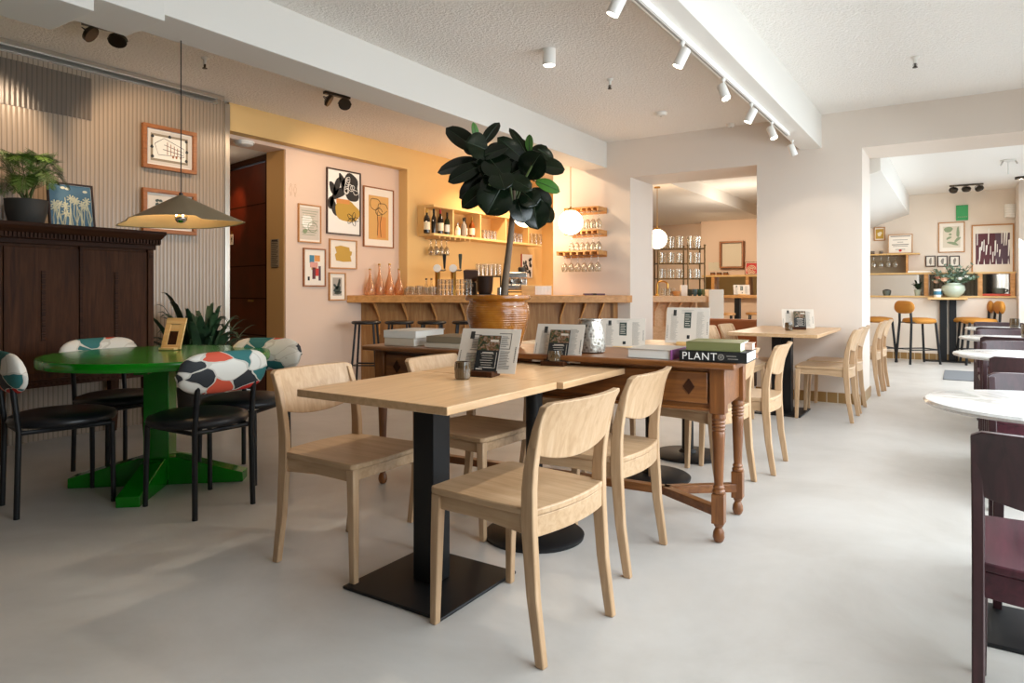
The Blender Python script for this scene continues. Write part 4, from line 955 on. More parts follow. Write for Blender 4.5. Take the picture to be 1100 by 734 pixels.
# ================================================================== WINE GLASS RACKS ON THE PIER
lbs = ['topmost', 'middle', 'lowest']
for k, (zt, x0_, x1_) in enumerate(((226.5, 615, 651.5), (251, 615, 651.5), (273, 607, 651.5))):
    a, b_ = onY(x0_, zt, YB - .02), onY(x1_, zt, YB - .02); hgt = CH + (HY - zt) / FOC * 8.1
    t = thing('glass_rack', '%s wooden wine glass rack on the white pier, slotted underneath' % lbs[k], 'glass rack', ((a.x + b_.x) / 2, YB - .001, hgt), 0, 'wine glass racks on the pier')
    w_ = (b_.x - a.x) / 2
    MB().box(-w_, w_, -.24, 0, .022, .036).build('board', 'counter_wood', t, .002); MB().box(-w_, w_, -.018, 0, -.035, .022).build('back_rail', 'counter_wood', t, .002)
    nr = 7
    for j in range(nr):
        x = -w_ + .012 + (2 * w_ - .024) * j / (nr - 1); MB().box(x - .011, x + .011, -.235, -.018, -.012, .022).build('slot_rail', 'counter_wood', t, .002)
    lab = 'wine glass hanging from the %s rack on the pier' % lbs[k]
    for j in range(6):
        x = -w_ + .012 + (2 * w_ - .024) * (j + .5) / 6
        o = dup(hg, ((a.x + b_.x) / 2 + x, YB - .13, hgt - .014), 0, lab, 'wine glasses on the %s rack' % lbs[k])
# ================================================================== RUBBER PLANT IN THE GLAZED POT
def on_antique(px, off):           # a place on the antique table, off metres behind its front edge
    k = (px - CX) / FOC; dirv = DV + RV * k
    ex = Vector((cos(AR), sin(AR), 0)); ey = Vector((-sin(AR), cos(AR), 0)); q = A0 + ey * off
    z = (q.dot(ey)) / dirv.dot(ey); p = dirv * z; p.z = .8; return p
pp = on_antique(535, .30)
rp = thing('rubber_plant', 'rubber plant with dark glossy leaves in a big amber pot on the antique table', 'potted plant', pp, 0)
ph = .288
MB().lathe([(.118, 0), (.128, .006), (.150, .07), (.170, .14), (.178, .19), (.172, .225), (.160, .246), (.163, .255), (.180, .262), (.184, .274), (.180, ph), (.158, ph), (.150, .25), (.001, .25)], n=64).build('pot', 'pot_glaze', rp, 0, 50)
MB().lathe([(.155, .255), (.155, .262), (.06, .268), (.001, .27)], n=32).build('soil', 'soil', rp)
PZ = (pp.x * DV.x + pp.y * DV.y)
def loc_px(px, py, dz=0): return P(px, py, PZ + dz) - Vector(pp)
def crop(cx_, cy_, dz=0): return loc_px(440 + cx_ / 5.644, 120 + cy_ / 5.644, dz)
tr_pts = [loc_px(541, 320), loc_px(543, 300, .0), loc_px(546, 275, .01), loc_px(549, 250, .0), loc_px(551, 225, -.01), loc_px(552, 205, 0)]
tr_pts[0].z = .262
MB().tube([tuple(q) for q in tr_pts], [.021, .020, .018, .017, .014, .009], 12).build('trunk', 'bark', rp)
bmb = MB()
for e in (crop(420, 240, -.05), crop(700, 270, .06), crop(480, 440, -.12), crop(760, 470, .05), crop(600, 400, -.1), crop(530, 250, .12), crop(740, 330, -.1)):
    q = tr_pts[4]; m_ = (q + e) / 2 + Vector((0, 0, .02)); bmb.tube([tuple(tr_pts[3]), tuple(q), tuple(m_), tuple(e)], [.010, .009, .007, .005], 6)
bmb.build('branch', 'leaf_stem', rp)
def big_leaf(a, b, w, up=None, fold=.15, nn=11):
    """leaf blade from base a to tip b, half width w, gently folded along its midrib"""
    mb = MB(); d = (b - a); L = d.length; d.normalize()
    nrm = up - d * up.dot(d); nrm.normalize(); sd = d.cross(nrm); rows = []; low = []
    for j in range(nn):
        s_ = j / (nn - 1); ww = w * max(.02, (sin(pi * (s_ * .93 + .035)) ** .62)) * (1 if s_ < .93 else .6 if s_ < .99 else .08)
        c = a + d * (L * s_) - nrm * (L * .16 * (s_ - .1) ** 2)
        rows.append([c + sd * (ww * u) + nrm * (abs(u) * ww * fold * (1.3 - .6 * abs(u))) for u in (-1, -.55, -.08, 0, .08, .55, 1)])
    T = .0012
    top = [[tuple(p + nrm * T) for p in r] for r in rows]; bot = [[tuple(p - nrm * T) for p in r] for r in rows]
    mb.loft([t_ + b_[::-1] for t_, b_ in zip(top, bot)], True, True)
    return mb
cam_dir = -DV
leaves = [  # base, tip (crop px), half width px, depth of base, depth of tip, face lean (x, towards camera, up), kind
 ((405, 235), (226, 86), 46, .02, .0, (.3, .8, .5), 0), ((410, 200), (392, 62), 17, .03, .0, (.6, .6, .2), 1), ((445, 200), (537, 56), 30, .05, .05, (-.6, .7, .3), 0),
 ((470, 235), (352, 180), 62, -.05, -.12, (0, .9, .5), 0), ((420, 300), (160, 345), 48, .02, .05, (.0, .5, .85), 0), ((430, 330), (228, 414), 40, -.05, -.06, (.1, .75, .6), 0),
 ((470, 250), (562, 182), 26, .05, .1, (-.2, .8, .6), 0), ((430, 280), (587, 206), 34, -.06, -.12, (.2, .7, .7), 0), ((470, 270), (580, 385), 62, -.06, -.16, (.2, .9, .3), 0),
 ((480, 400), (288, 512), 52, 0, .04, (.2, .6, .75), 0), ((490, 445), (314, 577), 40, -.08, -.1, (.3, .8, .4), 0), ((560, 450), (468, 618), 78, -.10, -.14, (.1, .95, .2), 0),
 ((540, 370), (575, 460), 55, -.12, -.2, (0, .7, .7), 0), ((590, 400), (742, 462), 42, -.1, -.14, (-.2, .6, .8), 0), ((560, 430), (430, 445), 50, -.08, -.12, (.2, .5, .85), 0),
 ((695, 300), (542, 148), 40, .05, .0, (.5, .8, .3), 0), ((715, 270), (612, 86), 22, .06, .08, (.6, .6, .1), 0), ((728, 245), (722, 134), 18, .05, .06, (-.5, .7, .1), 1),
 ((700, 260), (650, 150), 30, .1, .1, (.5, .7, .1), 0), ((700, 400), (790, 250), 66, .0, -.08, (-.1, .95, .3), 0), ((790, 235), (880, 290), 34, .05, .08, (-.2, .5, .8), 0),
 ((775, 330), (945, 335), 52, .02, .04, (-.1, .6, .8), 0), ((765, 425), (917, 474), 36, .04, .05, (.1, .6, .75), 1), ((740, 470), (852, 592), 44, .05, .08, (-.4, .8, .3), 0),
 ((650, 530), (700, 670), 52, -.06, -.08, (.5, .85, .2), 0), ((745, 530), (778, 708), 62, -.02, -.06, (.0, .95, .3), 0), ((800, 560), (860, 676), 34, .06, .08, (-.4, .8, .2), 0),
 ((690, 490), (770, 560), 50, -.06, -.1, (-.1, .7, .7), 0), ((560, 330), (640, 250), 40, .08, .12, (0, .8, .4), 0), ((640, 470), (560, 540), 60, .02, .0, (.1, .9, .3), 0), ((620, 380), (700, 330), 50, .05, .0, (0, .8, .5), 0), ((520, 300), (450, 380), 58, -.02, -.1, (.1, .9, .4), 0),
 ((500, 330), (390, 300), 55, .08, .1, (.1, .8, .5), 0), ((560, 300), (500, 400), 60, .1, .08, (0, .9, .3), 0), ((640, 340), (600, 440), 60, .1, .08, (0, .9, .3), 0), ((430, 380), (360, 470), 48, .06, .08, (.2, .8, .4), 0), ((740, 300), (830, 200), 40, .1, .12, (-.2, .8, .3), 0), ((640, 450), (660, 560), 55, .08, .06, (0, .9, .2), 0), ((440, 240), (330, 190), 44, .1, .12, (.2, .8, .4), 0)]
S5 = PZ / FOC / 5.644
for (a, b, w, za, zb_, fl_, kind) in leaves:
    A_, B_ = crop(*a, za), crop(*b, zb_); up = RV * fl_[0] * .7 + cam_dir * (fl_[1] + .35) + Vector((0, 0, fl_[2] * .8))
    lf = big_leaf(A_, B_, w * S5 * 1.42, up).build('leaf', 'young_leaf' if kind else 'rubber_leaf', rp, 0, 70)
    dl = (B_ - A_); nl = up - dl * (up.dot(dl) / dl.length_squared); nl.normalize()
    MB().tube([tuple(A_ + dl * s_ - nl * (dl.length * .16 * (s_ - .1) ** 2) + nl * .0016) for s_ in [-.12, 0, .2, .4, .6, .8, .95]], [.0035, .003, .0026, .0022, .0018, .0012, .0008], 5).build('midrib', 'leaf_rib', lf)
# silver vase
vp = on_antique(634, .22)
vs = thing('silver_vase', 'crinkled silver metal vase narrowing to its top, on the antique table', 'vase', vp)
MB().lathe([(.062, 0), (.075, .006), (.078, .04), (.072, .10), (.058, .165), (.055, .166), (.068, .10), (.073, .04), (.06, .012), (.001, .010)], n=40).build('body', 'woven_metal', vs)
MB().lathe([(.0585, .160), (.062, .164), (.060, .170), (.054, .166)], n=40).build('rim', 'steel', vs)
# books
def book(label, px, off, w, d_, h, z, rz, cover, pages='pages', group=None, spine=None, name='book'):
    p = on_antique(px, off) if not isinstance(px, Vector) else px
    t = thing(name, label, 'book', (p.x, p.y, z), rz, group)
    mb = MB().box(0, w, 0, d_, 0, .003).box(0, w, 0, d_, h - .003, h)
    if spine == '-y': mb.box(0, w, 0, .004, 0, h)
    elif spine == 'x': mb.box(w - .004, w, 0, d_, 0, h)
    else: mb.box(0, .004, 0, d_, 0, h)
    mb.build('cover', cover, t, .0012)
    i = .006
    MB().box(i if spine else .004, w - (.004 if spine == 'x' else i), .004 if spine == '-y' else i, d_ - i, .003, h - .003).build('pages', pages, t)
    return t
TZ = .8005
pb1 = on_antique(729.5, .035)
b1 = book('thick black book titled PLANT on its spine, under the green book', pb1, 0, .292, .25, .046, TZ, AR, 'card_black', 'paper_white', spine='-y')
words_on('PLANT', .047, 'paper_white', b1, (.012, -.0006, .022), (radians(90), 0, 0), 'spine_title', spacing=1.12)
em_ = MB().tube([(.183 + .012 * cos(a), -.0008, .023 + .012 * sin(a)) for a in [2 * pi * k / 20 for k in range(21)]], .0022, 5)
for k in range(6): em_.tube([(.183, -.0008, .023), (.183 + .009 * cos(k), -.0008, .023 + .009 * sin(k))], .0014, 4)
em_.build('spine_emblem', 'ink_grey', b1)
mb = MB()
for j, (a, b) in enumerate(((.207, .248), (.212, .255))): mb.box(a, b, -.0010, 0, .027 - .012 * j, .0305 - .012 * j)
mb.build('spine_text', 'ink_grey', b1)
b2_ = book('olive-green book lying on top of the black titled one', on_antique(737, .045), 0, .235, .225, .040, TZ + .0465, AR + .01, 'book_green', 'paper_white', spine='-y')
b3 = book('white-paged book tucked under the olive-green book at the back', on_antique(790, .20), 0, .045, .09, .030, TZ + .0470, AR, 'book_pink', 'paper_white', spine='-y'); b3.location = (b1.matrix_basis @ Vector((.245, .145, .047)))
b4 = book('thick grey book with a purple spine lying next to the titled black book', on_antique(673, .055), 0, .215, .26, .043, TZ, AR - radians(3), 'book_grey', 'pages', spine='x')
MB().box(.211, .216, -.001, .261, -.0004, .0434).build('spine', 'book_purple', b4)
q = on_antique(440, .06)
def lbook(label, off, px, z, h, cov, w=.21, d_=.28, rz=0):
    p = on_antique(px, off); return book(label, p, 0, w, d_, h, z, AR + rz, cov, 'pages', spine='-y', group=None)
lbook('cream book at the bottom of the pile at the drawer end of the antique table', .07, 413, TZ, .043, 'book_cream')
lbook('white-covered book on top of the pile at the drawer end of the antique table', .075, 412, TZ + .0435, .042, 'book_white', .225, .30, .03)
lbook('pale grey book at the bottom of the second pile beside the glazed pot', .06, 456, TZ, .026, 'book_cream', .24, .26)
lbook('taupe book on top of the second pile beside the glazed pot', .065, 458, TZ + .0265, .036, 'book_taupe', .23, .26, .02)

# ================================================================== MENUS, CANDLE GLASSES
def menu(name_label, loc, rz, style, sw=.28, sh_=.20, lean=24):
    t = thing('menu_stand', name_label, 'menu', loc, rz, 'menu stands on the tables')
    MB().box(-.06, .06, -.045, .045, 0, .022).build('wooden_base', 'walnut' if style < 2 else 'pale_wood', t, .003)
    M = Matrix.Translation((0, .012, .012)) @ Matrix.Rotation(radians(-lean), 4, 'X')
    MB().box(-sw / 2, sw / 2, -.0012, .0012, .0, sh_, M).build('sheet', 'paper', t)
    r = random.Random(style * 7 + 3); tm = 'ink_grey' if style else 'ink'
    def rows(x0, x1, z0, z1, n, th=.0016):
        mb = MB()
        for k in range(n):
            z = z1 - (z1 - z0) * k / max(1, n - 1); mb.box(x0, x1 - (x1 - x0) * r.uniform(0, .35), -.0022, -.0010, z, z + th, M)
        mb.build('lettering', tm, t)
    def fram(x0, x1, z0, z1, w=.0022):
        MB().box(x0, x1, -.0022, -.001, z1 - w, z1, M).box(x0, x1, -.0022, -.001, z0, z0 + w, M).box(x1 - w, x1, -.0022, -.001, z0, z1, M).build('printed_frame', tm, t)
    a, b = sw / 2, sh_
    if style == 0:
        fram(-a * .62, -a * .30, b * .50, b * .86); fram(a * .30, a * .72, b * .54, b * .90)
        rows(-a * .58, -a * .34, b * .55, b * .78, 8); rows(-a * .7, -a * .22, b * .08, b * .42, 12); rows(a * .40, a * .66, b * .6, b * .82, 7); rows(a * .42, a * .8, b * .1, b * .48, 13)
    else:
        rows(-a * .78, -a * .42, b * .08, b * .80, 26); rows(a * .42, a * .78, b * .10, b * .86, 28)
        if style > 1: rows(-a * .3, a * .3, b * .84, b * .92, 3)
    MB().box(-a * .68, -a * .54, -.0022, -.001, b * .76, b * .93, M).build('printed_block', 'ink', t)
    ma, mb = MB(), MB()
    for k in range(9):
        ma.box(-a * .93, -a * .91, -.0022, -.001, b * (.14 + .04 * k), b * (.165 + .04 * k), M); mb.box(a * .90, a * .925, -.0022, -.001, b * (.25 + .04 * k), b * (.275 + .04 * k), M)
    ma.build('lettering', 'ink', t); mb.build('lettering', 'ink', t)
    M2 = Matrix.Translation((.012, -.012, .016)) @ Matrix.Rotation(radians(-lean + 2), 4, 'X')
    if style < 2:
        cd = MB().box(-.052, .052, -.0015, .0015, 0, .165, M2).build('dark_card', 'card_black', t)
        MB().box(-.050, .050, -.0024, -.0014, .098, .163, M2).build('food_photo', 'food_photo', cd)
        mb = MB()
        for k in range(7): mb.box(-.03 + .004 * (k % 3), .03 - .006 * (k % 2), -.0026, -.0014, .082 - .010 * k, .0838 - .010 * k, M2)
        mb.box(-.024, .026, -.0026, -.0014, .086, .0895, M2)
        mb.build('lettering', 'paper', cd); MB().box(.006, .044, -.0028, -.0020, .136, .146, M2).build('printed_tag', 'paper', cd); MB().box(-.044, -.014, -.0026, -.0014, .012, .017, M2).build('printed_tag', 'paper', cd)
        MB().box(.042, .0435, -.0026, -.0014, .02, .09, M2).box(-.01, .043, -.0026, -.0014, .02, .0215, M2).build('printed_frame', 'paper', cd)
    else:
        Mq = M
        ph_ = MB().box(-.022, .022, -.0026, -.001, b * .42, b * .86, Mq).build('dark_panel', 'charcoal_ink', t); MB().box(.0, .018, -.0026, -.001, b * .12, b * .22, Mq).build('dark_mark', 'card_black', t)
        mb = MB()
        for k in range(6): mb.box(-.016, .016 - .006 * (k % 2), -.0032, -.0024, b * (.48 + .06 * k), b * (.495 + .06 * k), Mq)
        mb.build('panel_text', 'paper', ph_)
    return t
p = at(519, 404, .75); menu('paper menu stand with a dark photo card on the front oak table', (p.x, p.y, .7505), radians(11), 0)
p = at(604, 391, .75); menu('menu stand with a dark photo card on the second oak table, before the silver vase', (p.x, min(p.y, 2.90), .7505), radians(9), 1, .25, .20)
menu('low wide menu sheet behind the thick grey book with purple spine', (-1.72, 3.86, .7505), radians(20), 2, .27, .19, 22)
menu('tall menu sheet behind the books, next to the low wide one', (-1.52, 4.44, .7505), radians(10), 2, .285, .25, 20)
p = at(858, 354, .75); menu('paper menu stand on the long oak table against the pier', (p.x, p.y, .7505), radians(18), 1, .28, .19)
def votive(label, loc, m='smoke_glass', sc=1, cap=True):
    t = thing('candle_glass', label, 'candle holder', loc, 0, None)
    rb = lambda k, n: 1 + (.02 if k % 2 else -.012)
    MB().lathe([(.026, 0), (.031, .006), (.033, .04), (.031, .072), (.028, .072), (.029, .04), (.027, .014), (.001, .012)], n=44, wob=rb).build('glass', m, t, 0, 30)
    MB().lathe([(.020, .013), (.020, .03), (.001, .031)], n=20).build('candle', 'label_cream', t); MB().tube([(0, 0, .03), (.001, 0, .038)], .0012, 5).build('wick', 'ink', t)
    t.scale = (sc, sc, sc); return t
p = at(497, 407.5, .75); votive('smoky ribbed candle glass on the front oak table', (p.x, p.y, .7505))
p = at(599, 392.0, .75); votive('smoky ribbed candle glass on the second oak table', (p.x, p.y - .03, .7505))
p = at(851.5, 355.0, .75); votive('small candle glass on the long oak table against the pier', (p.x - .02, p.y - .07, .7505))
p = Vector((.44, 6.46, .7505)); votive('larger amber candle glass on the third marble table', p, 'smoke_glass', 1.45)
p = Vector((.45, 8.20, .7505)); votive('small amber candle glass on the last marble table', p, 'smoke_glass', 1.25)

# ================================================================== BEYOND THE FIRST OPENING
lb = thing('leather_bench', 'brown leather bench with an upright back behind the oak chairs, in the first opening', 'bench', (-2.52, 8.52, 0))
MB().box(-.62, .56, -.36, .10, .30, .46).build('seat', 'terracotta_leather', lb, .03, seg=3)
MB().box(-.62, .56, .10, .24, .28, .755).build('backrest', 'terracotta_leather', lb, .025, seg=3)
MB().box(-.60, .54, -.34, .22, 0, .28).build('base', 'walnut_dark', lb)
z3 = 11.0
def pz(px, py, z): p = P(px, py, z); return p
rk = thing('brass_rack', 'tall brass pipe rack behind the second bar, its shelves full of glasses', 'rack', P(732, 312, z3) * 1, YAW); rk.location.z = 0
k_ = z3 / FOC; W2 = 25 * k_
hz = [CH + (HY - y) * k_ for y in (267, 283, 299.5)]
for x in (-W2, W2 * .28, W2):
    for y in (0, .28):
        MB().tube([(x, y, 0), (x, y, hz[0] + .05)], .014, 8).lathe([(.02, hz[0] + .04), (.022, hz[0] + .06), (.001, hz[0] + .07)], (x, y, 0), 10).build('post', 'aged_brass', rk)
for h_ in hz:
    MB().tube([(-W2, 0, h_), (W2, 0, h_)], .009, 6).tube([(-W2, .28, h_), (W2, .28, h_)], .009, 6).tube([(-W2, 0, h_), (-W2, .28, h_)], .009, 6).tube([(W2, 0, h_), (W2, .28, h_)], .009, 6).build('rail', 'aged_brass', rk)
    MB().box(-W2, W2, .0, .28, h_ - .004, h_ + .006).build('shelf_board', 'glass', rk)
rg = tumbler('rack_glass', 'clear glass on the brass rack', .03, .036, .17); first = True
tops = ['top', 'upper', 'lower']
for s_, h_ in enumerate(hz):
    for k in range(10):
        x = -W2 + .06 + (2 * W2 - .12) * k / 9
        if abs(x - W2 * .28) < .03: x += .04
        p = rk.location + RV * x + DV * (.07 + .10 * (k % 2)); o = rg if first else dup(rg, (0, 0, 0)); first = False
        o.location = (p.x, p.y, h_ + .0065); o.scale = (1, 1, (1.15, 1.0, .9)[s_]); o['label'] = 'clear glass on the %s shelf of the brass rack' % tops[s_]; o['group'] = 'glasses on the %s shelf of the brass rack' % tops[s_]
# things on the second bar
B2Z = 1.115 - 6.2 / FOC * z2 + .0005
def on_bar2(px, d_): p = P(px, 318, z2 + d_); return (p.x, p.y, B2Z)
bm_ = thing('brass_tap', 'brass swan-neck tap on the second bar beside the white pillar edge', 'tap', on_bar2(706, .22), YAW)
MB().lathe([(.03, 0), (.03, .02), (.014, .03), (.014, .14)], n=16).build('base', 'brass', bm_); MB().tube([(0, 0, .13)] + [(.075 - .075 * cos(a), 0, .16 + .05 * sin(a)) for a in [pi * k / 10 for k in range(11)]] + [(.15, 0, .10)], .011, 8).build('spout', 'brass', bm_)
tn = tumbler('bar_glass', 'round clear glass on the second bar next to the brass tap', .036, .042, .11); tn.location = on_bar2(713, .2); tn['group'] = 'glasses on the second bar'
for px in (718, 722.5): dup(tn, on_bar2(px, .2))
pc_ = tag(MB().box(-.045, .045, -.03, .03, 0, .155).build('white_carton', 'paper_white', None, .003, loc=on_bar2(734.5, .2), rz=YAW), 'upright white carton on the second bar before the brass rack', 'carton')
wb = tag(MB().lathe([(.045, 0), (.062, .03), (.066, .07), (.062, .07), (.058, .03), (.001, .012)], n=24).build('wooden_bowl', 'counter_wood', None, loc=on_bar2(726, .2)), 'small wooden bowl on the second bar beside the white carton', 'bowl')
ck = ['charcoal', 'pale blue', 'dark teal', 'grey-green']
for k, (px, m_) in enumerate(((741.5, 'charcoal_ink'), (746.5, 'cyan_paper'), (751.5, 'teal_ink'), (756.5, 'sage_ink'))):
    t = thing('stacked_cup', '%s pile of cups on the second bar' % ck[k], 'cup', on_bar2(px, .2), 0, 'coloured cups on the second bar')
    MB().lathe([(.022, 0), (.032, .03), (.034, .045), (.030, .046), (.033, .07), (.030, .071), (.033, .098), (.030, .098), (.026, .05), (.001, .012)], n=20).build('cup', m_, t)
# high table against the end
ht = thing('high_table', 'high wooden table on one black leg beyond the white half-height block', 'high table', (P(800, 318, 11.8).x, P(800, 318, 11.8).y, 0))
MB().box(-.40, .40, -.35, .35, .985, 1.03).build('tabletop', 'counter_wood', ht, .004); q = P(792.5, 318, 11.6) - P(800, 318, 11.8)
MB().box(q.x - .045, q.x + .045, q.y - .045, q.y + .045, .01, .985).build('post', 'black_steel', ht, .003); MB().box(q.x - .25, q.x + .25, q.y - .2, q.y + .2, 0, .012).build('base_plate', 'black_iron', ht)
menu('small white menu card on the high table beyond the first opening', (P(797, 318, 11.7).x, P(797, 318, 11.7).y, 1.0305), radians(25), 2, .27, .17, 12)
for k, (px, lab) in enumerate(((780, 'round wooden bar stool beyond the white half-height block'), (811, 'round wooden bar stool by the pier edge under the high table'))):
    p = P(px, 345, 11.3 + .2 * k)
    t = thing('wooden_stool', lab, 'bar stool', (p.x, p.y, 0), .4, 'wooden stools at the high table')
    MB().lathe([(.13, .70), (.15, .71), (.15, .735), (.13, .742), (.001, .74)], n=28).build('seat', 'counter_wood', t)
    for a in (45, 135, 225, 315): MB().tube([(.11 * cos(radians(a)), .11 * sin(radians(a)), .71), (.17 * cos(radians(a)), .17 * sin(radians(a)), 0)], .012, 8).build('leg', 'black_steel', t)
# end wall: shelf with mirror strip, box frame, leaning picture
YE = 15.2
def onE(px, py): return onY(px, py, YE)
a, b = onE(757, 297), onE(826, 297)
es_ = thing('wall_shelf', 'narrow wooden wall shelf above a mirror strip on the end wall', 'shelf', ((a.x + b.x) / 2, YE - .001, a.z)); w_ = (b.x - a.x) / 2
MB().box(-w_, w_, -.20, 0, -.02, .02).build('shelf_board', 'pale_wood', es_, .003); mz_ = onE(790, 318).z - a.z
MB().box(-w_, w_, -.012, 0, mz_, -.02).build('mirror_strip', 'mirror', es_); MB().box(-w_, w_, -.20, 0, mz_ - .03, mz_).build('lower_board', 'pale_wood', es_, .003)
for px in (768.5, 805): x = onE(px, 305).x - (a.x + b.x) / 2; MB().box(x - .035, x + .035, -.19, -.012, mz_, -.02).build('upright', 'counter_wood', es_, .002)
a, b = onE(774.5, 260), onE(800, 288)
bf = thing('box_frame', 'deep empty wooden box frame hung on the end wall beyond the first opening', 'frame', ((a.x + b.x) / 2, YE - .001, (a.z + b.z) / 2)); w_, h_ = (b.x - a.x) / 2, (a.z - b.z) / 2
MB().box(-w_, w_, -.14, 0, h_ - .035, h_).box(-w_, w_, -.14, 0, -h_, -h_ + .035).box(-w_, -w_ + .035, -.14, 0, -h_ + .035, h_ - .035).box(w_ - .035, w_, -.14, 0, -h_ + .035, h_ - .035).build('frame', 'frame_brown', bf, .003)
MB().box(-w_ + .035, w_ - .035, -.02, 0, -h_ + .035, h_ - .035).build('back_board', 'book_cream', bf)
a, b = onE(802, 280), onE(814.5, 293)
lp_ = picture('leaning_print', 'small red and cream print leaning on the end wall shelf by the pier', ((a.x + b.x) / 2, YE - .06, es_.location.z + .021 + .14), .28, .28, 0, 'frame_brown', 0, tiltx=radians(-8))
shape(lp_, 'red_ink', rect(-.115, .115, -.115, .115), 1, 'sheet')
for r__ in (.09, .06, .03): line(lp_, 'cream_ink', circ(0, -.03, r__, r__, 16), .008, 3)
a, b = onE(761, 282), onE(772.5, 291)
ns = thing('paper_sheet', 'pale paper sheet pinned on the end wall beside the box frame', 'paper', ((a.x + b.x) / 2, YE - .001, (a.z + b.z) / 2)); MB().box(-.12, .12, -.004, 0, -.095, .095).build('sheet', 'book_cream', ns); MB().lathe([(.006, -.006), (.006, .006)], n=8, M=Matrix.Translation((0, -.006, .085)) @ Matrix.Rotation(pi / 2, 4, 'X')).build('pin', 'brass', ns)
for k, (px, lab) in enumerate(((767, 'dark small tin on the end wall shelf, alone at its end'), (774, 'dark small tin on the end wall shelf, beside the box frame'), (781, 'dark small tin on the end wall shelf, under the box frame'))):
    p = onE(px, 296); t = thing('small_tin', lab, 'tin', (p.x, YE - .10, es_.location.z + .0205), 0, 'small tins on the end wall shelf')
    MB().lathe([(.05, 0), (.05, .055), (.045, .06), (.001, .06)], n=16).build('body', 'frame_brown', t); MB().lathe([(.052, .045), (.052, .062), (.001, .064)], n=16).build('lid', 'charcoal_ink', t)
# ================================================================== THE HALL BEYOND THE WIDE OPENING
YF = 13.0; YL = 12.76
lg = thing('ledge_shelf', 'long wooden ledge with mirror strip and upper shelf along the far hall wall', 'shelf', (-.9, YF - .001, 0))
MB().box(-2.0, 1.62, -.27, 0, 1.0, 1.028).build('ledge_board', 'pale_wood', lg, .003)
MB().box(-2.0, 1.62, -.24, 0, 1.372, 1.398).build('shelf_board', 'pale_wood', lg, .003)
MB().box(-2.0, 1.62, -.01, 0, 1.028, 1.372).build('mirror_strip', 'mirror', lg)
def xF(px, py=305, Y=YF): return onY(px, py, Y)
for px in (995, 1053, 1088):
    x = xF(px, 305, YL).x + .9; MB().box(x - .03, x + .03, -.235, -.01, 1.028, 1.372).build('upright', 'counter_wood', lg, .002)
# shelf cabinet with hanging glasses
a, b = xF(925, 274, YL), xF(980, 274, YL)
gc = thing('glass_shelf', 'wooden shelf box with wine glasses hanging inside on the far hall wall', 'shelf', (0, YF - .001, 0))
zt = a.z; MB().box(a.x, b.x + .10, -.24, 0, zt - .012, zt + .012).build('top_board', 'pale_wood', gc, .002); MB().box(b.x - .09, b.x - .065, -.22, 0, 1.399, zt - .012).build('side_board', 'counter_wood', gc, .002)
MB().box(a.x, b.x - .09, -.012, 0, 1.399, zt - .012).build('back_board', 'book_taupe', gc)
for k, px in enumerate((938.5, 946.5, 954.5, 962)):
    q = xF(px, 280, YF - .12); o = dup(hg, (q.x, YF - .12, zt - .013), 0, 'wine glass hanging inside the hall shelf box', 'wine glasses in the hall shelf box')
for k, px in enumerate((937.5, 946.5)):
    q = xF(px, 272, YF - .12); t = thing('dark_tin', ('dark small jar on top of the hall shelf box, against the white jamb', 'dark small jar on top of the hall shelf box, beside the certificate')[k], 'jar', (q.x, YF - .13, zt + .0125), 0, 'dark jars on the hall shelf box')
    MB().lathe([(.03, 0), (.032, .045), (.028, .05), (.001, .05)], n=16).build('body', 'frame_dark', t); MB().lathe([(.033, .03), (.033, .035)], n=16).build('band', 'label_cream', t)
def hallpic(name, label, box_, fm, group='pictures on the far hall wall', fw=.014, cat='framed picture', Y=YF - .002, tilt=0):
    x0, y0_, x1, y1_ = box_; a = xF(x0, y0_, Y); b = xF(x1, y1_, Y)
    t = picture(name, label, ((a.x + b.x) / 2, Y, (a.z + b.z) / 2), b.x - a.x, a.z - b.z, 0, fm, 0, group, cat, fw, tiltx=tilt); return t, b.x - a.x, a.z - b.z
t, w, h = hallpic('framed_yellow_print', 'tiny yellow print in a pale frame beside the white jamb', (939, 244.5, 951, 258.5), 'frame_oak'); shape(t, 'ochre_ink', rect(-.36 * w, .36 * w, -.36 * h, .36 * h), 1); shape(t, 'label_cream', circ(0, 0, .2 * w, .16 * h, 14, .3, 2), 2, 'pale_patch')
t, w, h = hallpic('framed_certificate', 'framed certificate with a printed heading standing on the hall shelf box', (954, 253, 980.5, 272.8), 'frame_oak', None, .01, 'certificate', YF - .10, radians(-6)); t.location.z = zt + .0125 + h / 2
mb = MB()
for k, (u, ww) in enumerate(((.38, .40), (.2, .30), (.08, .12), (-.06, .34), (-.14, .30), (-.3, .2))): mb.box(-ww * w, ww * w, -.0118, -.0095, u * h, u * h + (.014 if k in (0, 3) else .008))
mb.build('printed_text', 'ink_grey', t); shape(t, 'red_ink', circ(0, -.34 * h, .022, .022, 12), 2, 'seal')
t, w, h = hallpic('framed_sage_print', 'print of sage-green plant shapes in a thin oak frame under the green sign', (1008, 239.5, 1036.5, 271), 'frame_oak')
shape(t, 'book_cream', rect(-.33 * w, .33 * w, -.34 * h, .36 * h), 1, 'sheet'); shape(t, 'sage_ink', circ(-.12 * w, .26 * h, .17 * w, .09 * h, 16, .1, 2), 2, 'leaf_print')
for cx_, cz_, rx, rz_, ro in ((.22, -.08, .14, .05, .8), (.05, -.2, .2, .05, -.3), (-.1, -.02, .1, .04, .5), (.24, .16, .05, .2, 0), (-.05, .1, .05, .04, 0)): shape(t, 'sage_ink', circ(cx_ * w, cz_ * h, rx * w, rz_ * h, 14, .25, 3, ro), 2, 'leaf_print')
t, w, h = hallpic('framed_plum_print', 'large print of pale brush strokes on plum and violet, in an oak frame', (1043.5, 242, 1089.5, 294.5), 'frame_oak', fw=.02)
